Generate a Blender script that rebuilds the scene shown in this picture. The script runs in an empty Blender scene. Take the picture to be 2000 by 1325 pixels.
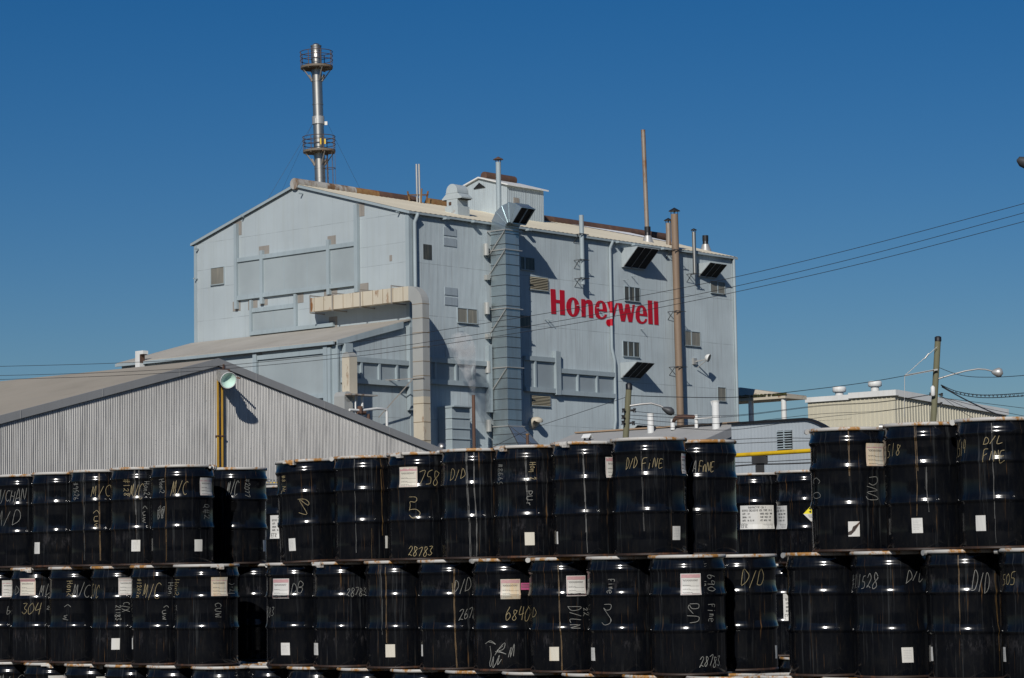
import bpy, bmesh, math, random
from mathutils import Vector, Matrix
random.seed(7)
R = math.radians
# ---------------------------------------------------------------- camera, sky, sun, exposure
FPX = 4760.7; PITCH = 0.09413; ROLL = -0.01578; EYE = (0.0, 0.0, 1.685)
cp, sp_, cr, sr = math.cos(PITCH), math.sin(PITCH), math.cos(ROLL), math.sin(ROLL)
FW = Vector((0, cp, sp_)); _up = Vector((0, -sp_, cp)); _rt = Vector((1, 0, 0))
RR = cr*_rt + sr*_up; UU = -sr*_rt + cr*_up
SC = bpy.context.scene
cam = bpy.data.cameras.new('camera'); camo = bpy.data.objects.new('camera', cam)
SC.collection.objects.link(camo)
m = Matrix((RR, UU, -FW)).transposed().to_4x4(); m.translation = Vector(EYE); camo.matrix_world = m
cam.sensor_width = 36; cam.sensor_fit = 'HORIZONTAL'; cam.lens = 36*FPX/2000
cam.clip_start = 0.5; cam.clip_end = 6000
SC.camera = camo
SUN_EL = R(31.2); sun_dir = Vector((-0.230*math.cos(SUN_EL), -0.973*math.cos(SUN_EL), math.sin(SUN_EL))).normalized()
world = bpy.data.worlds.new('World'); SC.world = world; world.use_nodes = True
nt = world.node_tree; nt.nodes.clear()
sky = nt.nodes.new('ShaderNodeTexSky'); sky.sky_type = 'NISHITA'; sky.sun_disc = False
sky.sun_elevation = SUN_EL; sky.sun_rotation = math.atan2(sun_dir.x, sun_dir.y)
sky.altitude = 0; sky.air_density = 1.0; sky.dust_density = 0.4; sky.ozone_density = 6.0
hs = nt.nodes.new('ShaderNodeHueSaturation'); hs.inputs['Saturation'].default_value = 1.31; hs.inputs['Hue'].default_value = 0.506
bg = nt.nodes.new('ShaderNodeBackground'); bg.inputs[1].default_value = 0.047
wo = nt.nodes.new('ShaderNodeOutputWorld'); nt.links.new(sky.outputs[0], hs.inputs['Color']); nt.links.new(hs.outputs[0], bg.inputs[0]); nt.links.new(bg.outputs[0], wo.inputs[0])
sl = bpy.data.lights.new('sun', 'SUN'); sl.energy = 3.5; sl.angle = R(0.5); sl.color = (1.0, 0.965, 0.91)
so = bpy.data.objects.new('sun', sl); SC.collection.objects.link(so)
so.rotation_euler = (-sun_dir).to_track_quat('-Z', 'Y').to_euler(); so.location = (0, 0, 60)
SC.view_settings.view_transform = 'Standard'; SC.view_settings.look = 'None'
SC.view_settings.exposure = 0.0; SC.view_settings.gamma = 1.0

# ---------------------------------------------------------------- survey: photograph -> planes of the place
def ray(px, py): return FPX*FW + (px-1000)*RR - (py-662.5)*UU
def atY(px, py, Y):
    d = ray(px, py); t = Y/d.y; return Vector(EYE) + t*d
YAW = 0.84536
class Frame:
    def __init__(s, O, yaw=0.0): s.O = Vector(O); s.yaw = yaw; s.c = math.cos(yaw); s.s = math.sin(yaw)
    def world(s, p): return Vector((s.O.x+p[0]*s.c-p[1]*s.s, s.O.y+p[0]*s.s+p[1]*s.c, s.O.z+p[2]))
    def loc(s, w): dx, dy = w[0]-s.O.x, w[1]-s.O.y; return Vector((dx*s.c+dy*s.s, -dx*s.s+dy*s.c, w[2]-s.O.z))
    def hit(s, px, py, ax, val):
        d = ray(px, py); d = Vector((d.x*s.c+d.y*s.s, -d.x*s.s+d.y*s.c, d.z)); e = s.loc(EYE)
        return e + d*((val-e[ax])/d[ax])
    def hitp(s, px, py, n, k):      # plane n.p = k
        d = ray(px, py); d = Vector((d.x*s.c+d.y*s.s, -d.x*s.s+d.y*s.c, d.z)); e = s.loc(EYE); n = Vector(n)
        return e + d*((k-n.dot(e))/n.dot(d))
W = Frame((0, 0, 0), 0)
C0 = atY(801, 700, 120*math.cos(0.04)); BF = Frame((C0.x, C0.y, 0), YAW)
def rf(px, py, d=0.0): p = BF.hit(px, py, 1, -d); return p.x, p.z      # long side wall of the plant
def gf(px, py, d=0.0): p = BF.hit(px, py, 0, -d); return p.y, p.z      # gable wall of the plant

# ---------------------------------------------------------------- mesh builder
class MB:
    def __init__(s): s.v = []; s.f = []; s.m = []; s.sm = []
    def add(s, vs, fs, mi=0, smooth=False):
        o = len(s.v); s.v += [tuple(v) for v in vs]
        for f in fs: s.f.append([i+o for i in f]); s.m.append(mi); s.sm.append(smooth)
    def box(s, x0, x1, y0, y1, z0, z1, mi=0):
        x0, x1 = min(x0, x1), max(x0, x1); y0, y1 = min(y0, y1), max(y0, y1); z0, z1 = min(z0, z1), max(z0, z1)
        v = [(x, y, z) for x in (x0, x1) for y in (y0, y1) for z in (z0, z1)]
        s.add(v, [(0, 1, 3, 2), (4, 6, 7, 5), (0, 4, 5, 1), (2, 3, 7, 6), (0, 2, 6, 4), (1, 5, 7, 3)], mi)
    def hexa(s, a, b, mi=0):        # two quads a, b (4 points each)
        s.add(list(a)+list(b), [(3, 2, 1, 0), (4, 5, 6, 7), (0, 1, 5, 4), (1, 2, 6, 5), (2, 3, 7, 6), (3, 0, 4, 7)], mi)
    def bar(s, p, q, w=0.05, h=None, mi=0):
        p, q = Vector(p), Vector(q); h = h or w; d = (q-p).normalized()
        up = Vector((0, 0, 1)) if abs(d.z) < .95 else Vector((0, 1, 0))
        a = d.cross(up).normalized()*w/2; b = a.cross(d).normalized()*h/2
        s.hexa([p-a-b, p+a-b, p+a+b, p-a+b], [q-a-b, q+a-b, q+a+b, q-a+b], mi)
    def tube(s, pts, r, n=10, mi=0, caps=True, smooth=True):
        pts = [Vector(p) for p in pts]; rs = r if isinstance(r, (list, tuple)) else [r]*len(pts)
        rings = []; ref = None
        for i, p in enumerate(pts):
            d = (pts[min(i+1, len(pts)-1)] - pts[max(i-1, 0)]).normalized()
            if ref is None: ref = Vector((0, 0, 1)) if abs(d.z) < .9 else Vector((0, 1, 0))
            a = d.cross(ref).normalized(); b = a.cross(d).normalized(); ref = b
            rings.append([p + rs[i]*(math.cos(2*math.pi*k/n)*a + math.sin(2*math.pi*k/n)*b) for k in range(n)])
        v = [q for rg in rings for q in rg]; f = []
        for i in range(len(rings)-1):
            for k in range(n): f.append((i*n+k, i*n+(k+1) % n, (i+1)*n+(k+1) % n, (i+1)*n+k))
        s.add(v, f, mi, smooth)
        if caps:
            s.add(rings[0], [tuple(range(n))][::-1], mi); s.add(rings[-1], [tuple(range(n))[::-1]], mi)
    def lathe(s, prof, c=(0, 0, 0), n=24, mi=0, smooth=True, capt=True, capb=True):
        v = []; f = []; k = len(prof)
        for r_, z in prof:
            for j in range(n): t = 2*math.pi*j/n; v.append((c[0]+r_*math.cos(t), c[1]+r_*math.sin(t), c[2]+z))
        for i in range(k-1):
            for j in range(n): f.append((i*n+j, i*n+(j+1) % n, (i+1)*n+(j+1) % n, (i+1)*n+j))
        s.add(v, f, mi, smooth)
        if capb: s.add(v[:n], [tuple(range(n))[::-1]], mi)
        if capt: s.add(v[-n:], [tuple(range(n))], mi)
    def torus(s, c, r, t, n=40, m_=6, mi=0):
        v = []; f = []
        for i in range(n):
            a = 2*math.pi*i/n
            for j in range(m_):
                b = 2*math.pi*j/m_; q = r+t*math.cos(b); v.append((c[0]+q*math.cos(a), c[1]+q*math.sin(a), c[2]+t*math.sin(b)))
        for i in range(n):
            for j in range(m_): f.append((i*m_+j, ((i+1) % n)*m_+j, ((i+1) % n)*m_+(j+1) % m_, i*m_+(j+1) % m_))
        s.add(v, f, mi, True)
    def poly(s, pts, holes=(), ext=(0, 0.01, 0), mi=0):   # flat outline with holes, given thickness
        bm = bmesh.new(); eds = []
        for ring in [pts]+list(holes):
            vs = [bm.verts.new(p) for p in ring]
            for i in range(len(vs)): eds.append(bm.edges.new((vs[i], vs[(i+1) % len(vs)])))
        bmesh.ops.triangle_fill(bm, edges=eds, use_beauty=True)
        bm.verts.index_update(); n = len(bm.verts)
        v = [x.co.copy() for x in bm.verts]; fr = [[x.index for x in f.verts] for f in bm.faces]
        bd = [(e.verts[0].index, e.verts[1].index) for e in bm.edges if len(e.link_faces) == 1]
        bm.free(); e = Vector(ext)
        s.add(v+[x+e for x in v], fr+[[i+n for i in f[::-1]] for f in fr]+[(a, b, b+n, a+n) for a, b in bd], mi)
    def corr(s, a0, a1, zb, zt, fn, pitch=0.0676, amp=0.009, seg=4, mi=0):   # corrugated sheet; fn(a, off, z) -> point
        n = max(1, int((a1-a0)/pitch*seg)); v = []; f = []
        for i in range(n+1):
            a = a0+(a1-a0)*i/n; o = amp*math.sin(2*math.pi*a/pitch)
            v += [fn(a, o, zb(a) if callable(zb) else zb), fn(a, o, zt(a) if callable(zt) else zt)]
        for i in range(n): f.append((2*i, 2*i+2, 2*i+3, 2*i+1))
        s.add(v, f, mi, True)
def mesh_of(mb, name, base, mats):
    me = bpy.data.meshes.new(name)
    me.from_pydata([(v[0]-base[0], v[1]-base[1], v[2]-base[2]) for v in mb.v], [], mb.f)
    for mt in (mats if isinstance(mats, (list, tuple)) else [mats]): me.materials.append(mt)
    me.polygons.foreach_set('material_index', mb.m); me.polygons.foreach_set('use_smooth', mb.sm)
    bm = bmesh.new(); bm.from_mesh(me)
    bmesh.ops.recalc_face_normals(bm, faces=bm.faces); bm.to_mesh(me); bm.free(); me.update()
    return me
class Thing:
    def __init__(s, name, label, cat, fr=W, base=(0, 0, 0), group=None, mb=None, mat=None, kind=None):
        s.fr = fr; s.base = Vector(base)
        s.o = bpy.data.objects.new(name, mesh_of(mb, name, s.base, mat) if mb else None)
        SC.collection.objects.link(s.o); s.o.location = fr.world(base); s.o.rotation_euler = (0, 0, fr.yaw)
        if label: s.o['label'] = label
        if cat: s.o['category'] = cat
        if group: s.o['group'] = group
        if kind: s.o['kind'] = kind
    def part(s, name, mb, mat, parent=None, label=None):
        o = bpy.data.objects.new(name, mesh_of(mb, name, s.base, mat)); SC.collection.objects.link(o)
        o.parent = parent or s.o
        if label: o['label'] = label
        return o

# ---------------------------------------------------------------- materials
def newmat(name):
    m_ = bpy.data.materials.new(name); m_.use_nodes = True; t = m_.node_tree
    return m_, t, t.nodes['Principled BSDF']
def N(t, typ, **kw):
    n = t.nodes.new(typ)
    for k, v in kw.items():
        if k in n.inputs.keys(): n.inputs[k].default_value = v
        else: setattr(n, k, v)
    return n
def mixc(t, fac, a, b):
    n = t.nodes.new('ShaderNodeMix'); n.data_type = 'RGBA'
    for sock, val in ((n.inputs[0], fac), (n.inputs[6], a), (n.inputs[7], b)):
        if isinstance(val, (tuple, float, int)): sock.default_value = (*val, 1) if isinstance(val, tuple) and len(val) == 3 else val
        else: t.links.new(val, sock)
    return n.outputs[2]
def noise(t, vec, scale, detail=3, rough=.55, stretch=(1, 1, 1), off=None):
    mp = N(t, 'ShaderNodeMapping'); mp.inputs['Scale'].default_value = stretch; t.links.new(vec, mp.inputs[0])
    if off is not None: t.links.new(off, mp.inputs['Location'])
    n = N(t, 'ShaderNodeTexNoise', Scale=scale, Detail=detail, Roughness=rough); t.links.new(mp.outputs[0], n.inputs['Vector'])
    return n.outputs['Fac']
def ramp(t, fac, lo, hi, v0=0.0, v1=1.0):
    n = N(t, 'ShaderNodeMapRange'); n.inputs['From Min'].default_value = lo; n.inputs['From Max'].default_value = hi
    n.inputs['To Min'].default_value = v0; n.inputs['To Max'].default_value = v1; t.links.new(fac, n.inputs['Value']); return n.outputs['Result']
def mth(t, op, a, b=None, c=None):
    n = N(t, 'ShaderNodeMath', operation=op)
    for i, x in enumerate((a, b, c)):
        if x is None: continue
        if isinstance(x, (int, float)): n.inputs[i].default_value = x
        else: t.links.new(x, n.inputs[i])
    return n.outputs[0]
def paint(name, col, rough=.55, metal=0.0, var=.12, dirt=None, dirt_amt=.35, streak=5.0, streak_z=.08, seams=(), seam_w=.012,
          rust=0.0, rust_scale=2.0, rustcol=(.32, .13, .035), bump=0.0, spec=.5, speck=0.0):
    m_, t, b = newmat(name); tc = N(t, 'ShaderNodeTexCoord'); ob = tc.outputs['Object']
    big = noise(t, ob, .35, 4); st = noise(t, ob, streak, 4, .6, (1, 1, streak_z))
    dk = tuple(c*(1-var) for c in col); lt = tuple(min(1, c*(1+var*.6)) for c in col)
    c_ = mixc(t, ramp(t, big, .35, .65), dk, lt)
    dc = dirt or tuple(c*.55 for c in col)
    c_ = mixc(t, ramp(t, st, .5, .75, 0, dirt_amt), c_, dc)
    if rust:
        rn = noise(t, ob, rust_scale, 6, .65, (1, 1, .35))
        c_ = mixc(t, ramp(t, rn, .62-rust*.35, .70-rust*.25), c_, mixc(t, noise(t, ob, rust_scale*4, 3), rustcol, tuple(c*.35 for c in rustcol)))
    if speck:
        vn = noise(t, ob, 14, 2); c_ = mixc(t, ramp(t, vn, .68, .74, 0, speck), c_, tuple(c*.4 for c in col))
    if seams:
        sx = N(t, 'ShaderNodeSeparateXYZ'); t.links.new(ob, sx.inputs[0]); acc = None
        wv = mth(t, 'MULTIPLY', noise(t, ob, .9, 2), .03)
        z_ = mth(t, 'ADD', sx.outputs[2], wv)
        for zz in seams:
            k = mth(t, 'COMPARE', z_, zz+.015, seam_w); acc = k if acc is None else mth(t, 'MAXIMUM', acc, k)
        lp = mth(t, 'COMPARE', mth(t, 'FRACT', mth(t, 'DIVIDE', mth(t, 'ADD', sx.outputs[0], sx.outputs[1]), .83)), .5, .02); acc = mth(t, 'MAXIMUM', acc, mth(t, 'MULTIPLY', lp, .2))
        acc = mth(t, 'MULTIPLY', acc, ramp(t, noise(t, ob, 1.3, 3), .35, .6, .15, .75))
        c_ = mixc(t, acc, c_, tuple(c*.3 for c in col))
    t.links.new(c_, b.inputs['Base Color']); b.inputs['Metallic'].default_value = metal
    t.links.new(ramp(t, st, .3, .7, rough-.06, rough+.1), b.inputs['Roughness']); b.inputs['Specular IOR Level'].default_value = spec
    if bump:
        bn = N(t, 'ShaderNodeBump', Strength=bump, Distance=.03); t.links.new(noise(t, ob, 1.6, 3), bn.inputs['Height']); t.links.new(bn.outputs[0], b.inputs['Normal'])
    return m_
BL = (.42, .475, .50)
M = {}
M['side'] = paint('pale blue corrugated siding', (.415, .475, .495), .6, var=.10, dirt=(.27, .29, .30), dirt_amt=.7, streak=11, streak_z=.03,
                  seams=(16.95, 14.35, 11.75, 9.15, 6.6, 4.0), rust=0.0)  # dirt streaks, strengthened to paint in light and shade of the fine ribs
M['gable'] = paint('pale blue flat siding', (.405, .455, .47), .6, var=.07, dirt=(.33, .36, .34), dirt_amt=.35, streak=3, streak_z=.04,
                   seams=(19.4, 17.95, 16.95, 15.2), seam_w=.009)
M['trim'] = paint('blue grey painted steel', (.34, .40, .42), .5, var=.1, dirt_amt=.3)
M['panel'] = paint('dull blue grey sheet', (.29, .335, .355), .5, var=.1, dirt=(.22, .25, .26), dirt_amt=.3, streak=1.5, bump=.25)
M['panelg'] = paint('gable blue grey sheet', (.33, .375, .385), .55, var=.1, dirt=(.27, .30, .31), dirt_amt=.3, streak=1.2, bump=.2)
M['taupe'] = paint('bare taupe sheet', (.27, .245, .215), .8, var=.12)
M['roof'] = paint('cream roof sheet', (.74, .66, .49), .55, var=.06, dirt=(.66, .56, .42), dirt_amt=.3, streak=1.0, streak_z=1)
M['annexroof'] = paint('dusty roof membrane', (.40, .37, .32), .85, var=.1, dirt=(.33, .29, .22), dirt_amt=.5, streak=.6, streak_z=1)
M['rust'] = paint('rusty sheet', (.10, .054, .038), .75, var=.3, dirt=(.20, .10, .05), dirt_amt=.5, streak=3)
M['rustmix'] = paint('grey cap going rusty', (.42, .40, .36), .7, var=.1, rust=.5, rust_scale=1.2, rustcol=(.24, .13, .06))
M['ochre'] = paint('ochre rust', (.27, .15, .055), .75, var=.3, dirt=(.11, .05, .03), dirt_amt=.6, streak=3, rust=.3)
M['ridge'] = paint('orange brown ridge strip', (.34, .235, .15), .8, var=.15)
M['roofwhite'] = paint('white roof coating', (.90, .89, .87), .5, var=.03)
M['slat'] = paint('cream louvre slats', (.50, .45, .33), .6, var=.15)
M['galv'] = paint('galvanised duct', (.50, .58, .60), .36, metal=.85, var=.12, dirt=(.27, .30, .28), dirt_amt=.4, streak=2, bump=.12)
M['creamduct'] = paint('cream duct paint', (.56, .50, .39), .55, var=.08, dirt=(.42, .36, .25), dirt_amt=.35, streak=2, rust=.12, bump=.2)
M['greyduct'] = paint('pale grey duct', (.44, .44, .41), .5, metal=.25, var=.1, dirt=(.36, .33, .27), dirt_amt=.4, streak=2, bump=.2)
M['brown'] = paint('brown painted pipe', (.235, .165, .112), .55, var=.12, dirt=(.28, .22, .16), dirt_amt=.3)
M['rustpole'] = paint('weathered steel pole', (.30, .25, .20), .5, metal=.3, var=.15, rust=.35, rust_scale=1.5)
M['steel'] = paint('stained stainless', (.40, .39, .36), .38, metal=.9, var=.12, dirt=(.33, .29, .23), dirt_amt=.45, streak=4)
M['plat'] = paint('weathered platform steel', (.17, .14, .105), .7, var=.25, rust=.2, rust_scale=3)
M['railing'] = paint('brown weathered rail', (.075, .05, .038), .7, var=.2)
M['darkgrey'] = paint('dark grey', (.05, .052, .055), .5, var=.1)
M['white'] = paint('white paint', (.72, .72, .69), .5, var=.06, dirt=(.5, .45, .36), dirt_amt=.3)
M['black'] = paint('black paint', (.012, .012, .013), .45, var=.2)
M['dark'] = paint('dark opening', (.006, .007, .008), .8, var=.1)
M['hood'] = paint('hood sheet', (.42, .47, .48), .5, var=.08, rust=.05)
M['seam'] = paint('rusty joint', (.27, .19, .11), .7, var=.25)
M['red'] = paint('red sign paint', (.50, .003, .018), .5, var=.07, dirt=(.40, .004, .016), dirt_amt=.4, streak=6)
M['window'] = paint('dirty wired glass', (.06, .062, .055), .3, var=.35, dirt=(.20, .18, .13), dirt_amt=.8, streak=9, streak_z=.05)
M['windowg'] = paint('old glazing', (.19, .18, .15), .4, var=.2, dirt=(.34, .31, .24), dirt_amt=.8, streak=9, streak_z=.05)
M['plate'] = paint('blank plate', (.32, .37, .40), .5, var=.08)
M['shed'] = paint('raw corrugated siding', (.56, .545, .515), .5, metal=.0, var=.12, dirt=(.17, .17, .17), dirt_amt=.75, streak=7, streak_z=.06, speck=.6)  # streaky dirt, its colour darkened to add shade between the ribs
M['shedroof'] = paint('brown grey roof', (.37, .325, .255), .8, var=.06, dirt_amt=.3, streak=.6, streak_z=1)
M['fascia'] = paint('grey fascia', (.29, .29, .285), .5, var=.06, dirt_amt=.2)
M['yellow'] = paint('yellow gas pipe', (.75, .48, .01), .45, var=.12, dirt=(.35, .16, .02), dirt_amt=.5, streak=8)
M['ochrepipe'] = paint('rusty yellow pipe', (.42, .24, .02), .5, var=.2, dirt=(.16, .06, .01), dirt_amt=.7, streak=9)
M['wood'] = paint('treated pole wood', (.165, .16, .095), .85, var=.2, dirt=(.11, .09, .05), dirt_amt=.6, streak=14, streak_z=.04)
M['alu'] = paint('dull aluminium', (.50, .49, .46), .4, metal=.5, var=.08)
M['lowroof'] = paint('grey roof', (.36, .355, .335), .8, var=.06, dirt_amt=.2, streak=.8, streak_z=1)
M['sidegrey'] = paint('grey corrugated', (.36, .40, .425), .6, var=.08, dirt_amt=.3)
M['beige'] = paint('beige ribbed siding', (.56, .52, .40), .6, var=.05, dirt_amt=.12)
M['wire'] = paint('cable', (.02, .02, .022), .6, var=.1)
M['lens'] = paint('green lamp lens', (.50, .80, .66), .22, metal=.6, var=.1, spec=.9); 
M['label'] = paint('label paper', (.62, .61, .57), .5, var=.05, dirt=(.50, .42, .25), dirt_amt=.25, streak=3)
M['rlabel'] = paint('rust stained label paper', (.62, .58, .48), .5, var=.1, dirt=(.60, .34, .08), dirt_amt=.9, streak=9)
M['pink'] = paint('faded pink print', (.52, .30, .30), .5, var=.1)
M['magenta'] = paint('magenta tag', (.50, .10, .22), .5, var=.1)
M['ink'] = paint('label ink', (.12, .12, .12), .5, var=.1)
M['hazyellow'] = paint('yellow placard', (.85, .72, .02), .4, var=.05)
M['chalkw'] = paint('white paint pen', (.27, .27, .245), .6, var=.5, dirt=(.06, .06, .055), dirt_amt=.9, streak=40, streak_z=1)
M['chalky'] = paint('yellow paint pen', (.36, .29, .15), .6, var=.4, dirt=(.10, .07, .03), dirt_amt=.9, streak=40, streak_z=1)
M['run'] = paint('run-down rust stain', (.11, .065, .022), .5, var=.5, dirt=(.02, .014, .008), dirt_amt=.95, streak=25, streak_z=.3)
M['runw'] = paint('run-down pale stain', (.085, .085, .08), .5, var=.5, dirt=(.02, .02, .02), dirt_amt=.95, streak=25, streak_z=.3)
M['asphalt'] = paint('yard ground', (.05, .045, .038), .9, var=.25, dirt=(.08, .065, .05), dirt_amt=.6, streak=.8, streak_z=1)
M['lensglass'] = paint('pale green glass', (.62, .85, .72), .15, metal=.0, var=.25, spec=.9)
M['faint'] = paint('faint print', (.42, .42, .41), .5, var=.1)
# drum paint: gloss black with thin run-down streaks that differ on each drum
def drum_paint():
    m_, t, b = newmat('gloss black drum paint'); tc = N(t, 'ShaderNodeTexCoord'); ob = tc.outputs['Object']
    sx = N(t, 'ShaderNodeSeparateXYZ'); t.links.new(ob, sx.inputs[0])
    an = mth(t, 'ARCTAN2', sx.outputs[1], sx.outputs[0]); oi = N(t, 'ShaderNodeObjectInfo')
    cx = N(t, 'ShaderNodeCombineXYZ'); t.links.new(an, cx.inputs[0]); t.links.new(mth(t, 'MULTIPLY', sx.outputs[2], .10), cx.inputs[1])
    t.links.new(mth(t, 'MULTIPLY', oi.outputs['Random'], 60), cx.inputs[2])
    s1 = noise(t, cx.outputs[0], 9, 4, .75); s2 = noise(t, cx.outputs[0], 22, 3, .7)
    cy = N(t, 'ShaderNodeCombineXYZ'); t.links.new(an, cy.inputs[0]); t.links.new(sx.outputs[2], cy.inputs[1]); t.links.new(mth(t, 'MULTIPLY', oi.outputs['Random'], 90), cy.inputs[2])
    blot = noise(t, cy.outputs[0], 7, 6, .7); gate = noise(t, cy.outputs[0], 1.3, 2)
    col = mixc(t, ramp(t, blot, .45, .8), (.0035, .0042, .006), (.010, .010, .010))
    grey = mth(t, 'MULTIPLY', ramp(t, s1, .56, .70, 0, .45), ramp(t, gate, .38, .58))
    col = mixc(t, grey, col, (.075, .08, .082))
    rst = mth(t, 'MULTIPLY', ramp(t, s2, .62, .72, 0, .8), ramp(t, s1, .48, .62))
    col = mixc(t, rst, col, (.16, .085, .03))
    # scuffs low on the drum, orange freckles under the hoops
    lowm = ramp(t, sx.outputs[2], .30, .05); sc = mth(t, 'MULTIPLY', ramp(t, noise(t, cy.outputs[0], 16, 6, .8), .62, .72, 0, .35), lowm)
    col = mixc(t, sc, col, (.11, .085, .075))
    g2 = mth(t, 'GREATER_THAN', oi.outputs['Random'], .62); cl = noise(t, cy.outputs[0], 5, 7, .78)
    band = mth(t, 'MAXIMUM', ramp(t, mth(t, 'ABSOLUTE', mth(t, 'SUBTRACT', sx.outputs[2], .24)), .08, .0), ramp(t, mth(t, 'ABSOLUTE', mth(t, 'SUBTRACT', sx.outputs[2], .66)), .07, .0))
    sc2 = mth(t, 'MULTIPLY', mth(t, 'MULTIPLY', ramp(t, cl, .52, .70, 0, .6), band), g2)
    col = mixc(t, sc2, col, (.085, .08, .085))
    t.links.new(col, b.inputs['Base Color'])
    t.links.new(ramp(t, mth(t, 'ADD', s1, blot), .7, 1.35, .08, .18), b.inputs['Roughness']); b.inputs['Specular IOR Level'].default_value = .31; b.inputs['Anisotropic'].default_value = .75; tg = N(t, 'ShaderNodeTangent', direction_type='RADIAL', axis='Z'); t.links.new(tg.outputs[0], b.inputs['Tangent'])
    bp = N(t, 'ShaderNodeBump', Strength=.05, Distance=.01); t.links.new(noise(t, cy.outputs[0], 2.5, 2), bp.inputs['Height']); t.links.new(bp.outputs[0], b.inputs['Normal'])
    return m_
def ring_paint():
    m_, t, b = newmat('grey white ring paint'); tc = N(t, 'ShaderNodeTexCoord'); oi = N(t, 'ShaderNodeObjectInfo')
    off = N(t, 'ShaderNodeCombineXYZ')
    for i in range(3): t.links.new(mth(t, 'MULTIPLY', oi.outputs['Random'], 30+i*7), off.inputs[i])
    n1 = noise(t, tc.outputs['Object'], 9, 5, .7, off=off.outputs[0])
    col = mixc(t, ramp(t, n1, .50, .58), (.50, .48, .44), mixc(t, noise(t, tc.outputs['Object'], 60, 3), (.24, .10, .03), (.50, .27, .07)))
    t.links.new(col, b.inputs['Base Color']); b.inputs['Roughness'].default_value = .5
    return m_
M['drum'] = drum_paint(); M['ring'] = ring_paint()
M['chime'] = paint('rusty chime', (.03, .017, .011), .55, var=.3, rust=.3, rust_scale=8, rustcol=(.15, .06, .025))

# ================================================================ ground
g = MB(); g.add([(-1500, -1500, 0), (1500, -1500, 0), (1500, 2500, 0), (-1500, 2500, 0)], [(0, 1, 2, 3)])
gr = Thing('ground', 'brown grey gravel yard', None, W, (0, 0, 0), mb=g, mat=M['asphalt'], kind='structure'); gr.o.location.z = -.075

# ================================================================ the plant
EA = 19.42; RISE = .280; LEN = 27.05; WID = 16.05; HALF = WID/2; APZ = EA+RISE*HALF
bld = Thing('factory_building', 'tall pale blue corrugated plant with a red name on its long side', 'factory', BF, (0, 0, 0))
w = MB(); w.corr(0.02, LEN, 0, EA-.02, lambda a, o, z: (a, -o, z), pitch=.09, amp=.012); bld.part('side_wall', w, M['side'])
w = MB(); w.corr(0, WID, 0, lambda a: EA-.02+RISE*min(a, WID-a), lambda a, o, z: (-o*.4, a, z), amp=.006); bld.part('gable_wall', w, M['gable'])
w = MB(); w.add([(LEN, 0, 0), (LEN, WID, 0), (LEN, WID, EA), (LEN, HALF, APZ), (LEN, 0, EA)], [(0, 1, 2, 3, 4)])
w.add([(0, WID, 0), (LEN, WID, 0), (LEN, WID, EA), (0, WID, EA)], [(0, 3, 2, 1)]); bld.part('rear_wall', w, M['gable'])
def slope(y, dz=0): return EA+RISE*(y if y <= HALF else WID-y)+dz
rt = MB()
for ya, yb in ((-.20, HALF), (HALF, WID+.18)):
    n = 300
    vs = []
    for i in range(n+1):
        x = -.15+(LEN+.27)*i/n; o = .012*math.sin(i*math.pi/2)
        vs += [(x, ya, slope(ya)+.10+o), (x, yb, slope(yb)+.10+o)]
    rt.add(vs, [(2*i, 2*i+2, 2*i+3, 2*i+1) for i in range(n)])
roof = bld.part('roof', rt, M['roof'])
w = MB()       # rakes and eaves
for x in (-.165, LEN+.10):
    for ya, yb in ((-.2, HALF), (WID+.18, HALF)):
        w.hexa([(x, ya, slope(ya)-.05), (x+.06, ya, slope(ya)-.05), (x+.06, ya, slope(ya)+.085), (x, ya, slope(ya)+.085)],
               [(x, yb, slope(yb)-.05), (x+.06, yb, slope(yb)-.05), (x+.06, yb, slope(yb)+.085), (x, yb, slope(yb)+.085)])
w.box(-.10, LEN+.1, -.21, -.17, EA-.09, EA+.02); w.box(-.10, LEN+.1, WID+.15, WID+.19, EA-.09, EA+.02)
bld.part('eave_trim', w, M['trim'], roof)
for q in ((-.03, .22, -.035, .2), (LEN-.2, LEN+.03, -.035, .2), (-.035, .2, WID-.2, WID+.03)):
    w = MB(); w.box(*q, 0, EA-.03); bld.part('corner_trim', w, M['trim'])
w = MB(); vs = []
for px, yl_ in ((1108, HALF-.4), (1180, 5.6), (1260, 3.6), (1330, 1.6), (1400, .35), (1436, .1)):
    xx = min(LEN+.1, BF.hit(px, 470, 1, HALF).x); vs.append((xx, yl_, slope(yl_)+.135)); 
w.add(vs+[(v[0], HALF, slope(HALF)+.135) for v in vs], [(i, i+1, i+7, i+6) for i in range(5)]); bld.part('white_coating', w, M['roofwhite'], roof, 'white coated part of the roof at the far end')
# ridge vents, grey near the gable turning rusty
def xr(px, py, y): return BF.hit(px, py, 1, y).x
def ridge_cap(px0, px1, mat, r=.36, lab=None, x0=None):
    a = xr(px0, 380, HALF) if x0 is None else x0; b = xr(px1, 430, HALF); mb = MB(); v = []
    mb.tube([(a, HALF, APZ+.10), (b, HALF, APZ+.10)], r, 12)
    return bld.part('ridge_vent', mb, mat, roof, lab)
ridge_cap(582, 690, M['rustmix'], .30, 'grey ridge vent streaked with rust', x0=-.2); ridge_cap(690, 735, M['ochre'], .285, 'orange rusted ridge vent'); ridge_cap(735, 812, M['rust'], .28, 'dark rusty ridge vent')
ridge_cap(836, 884, M['ochre'], .30, 'short ochre ridge vent'); ridge_cap(1040, 1302, M['rust'], .30, 'long dark rusty ridge vent')
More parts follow.
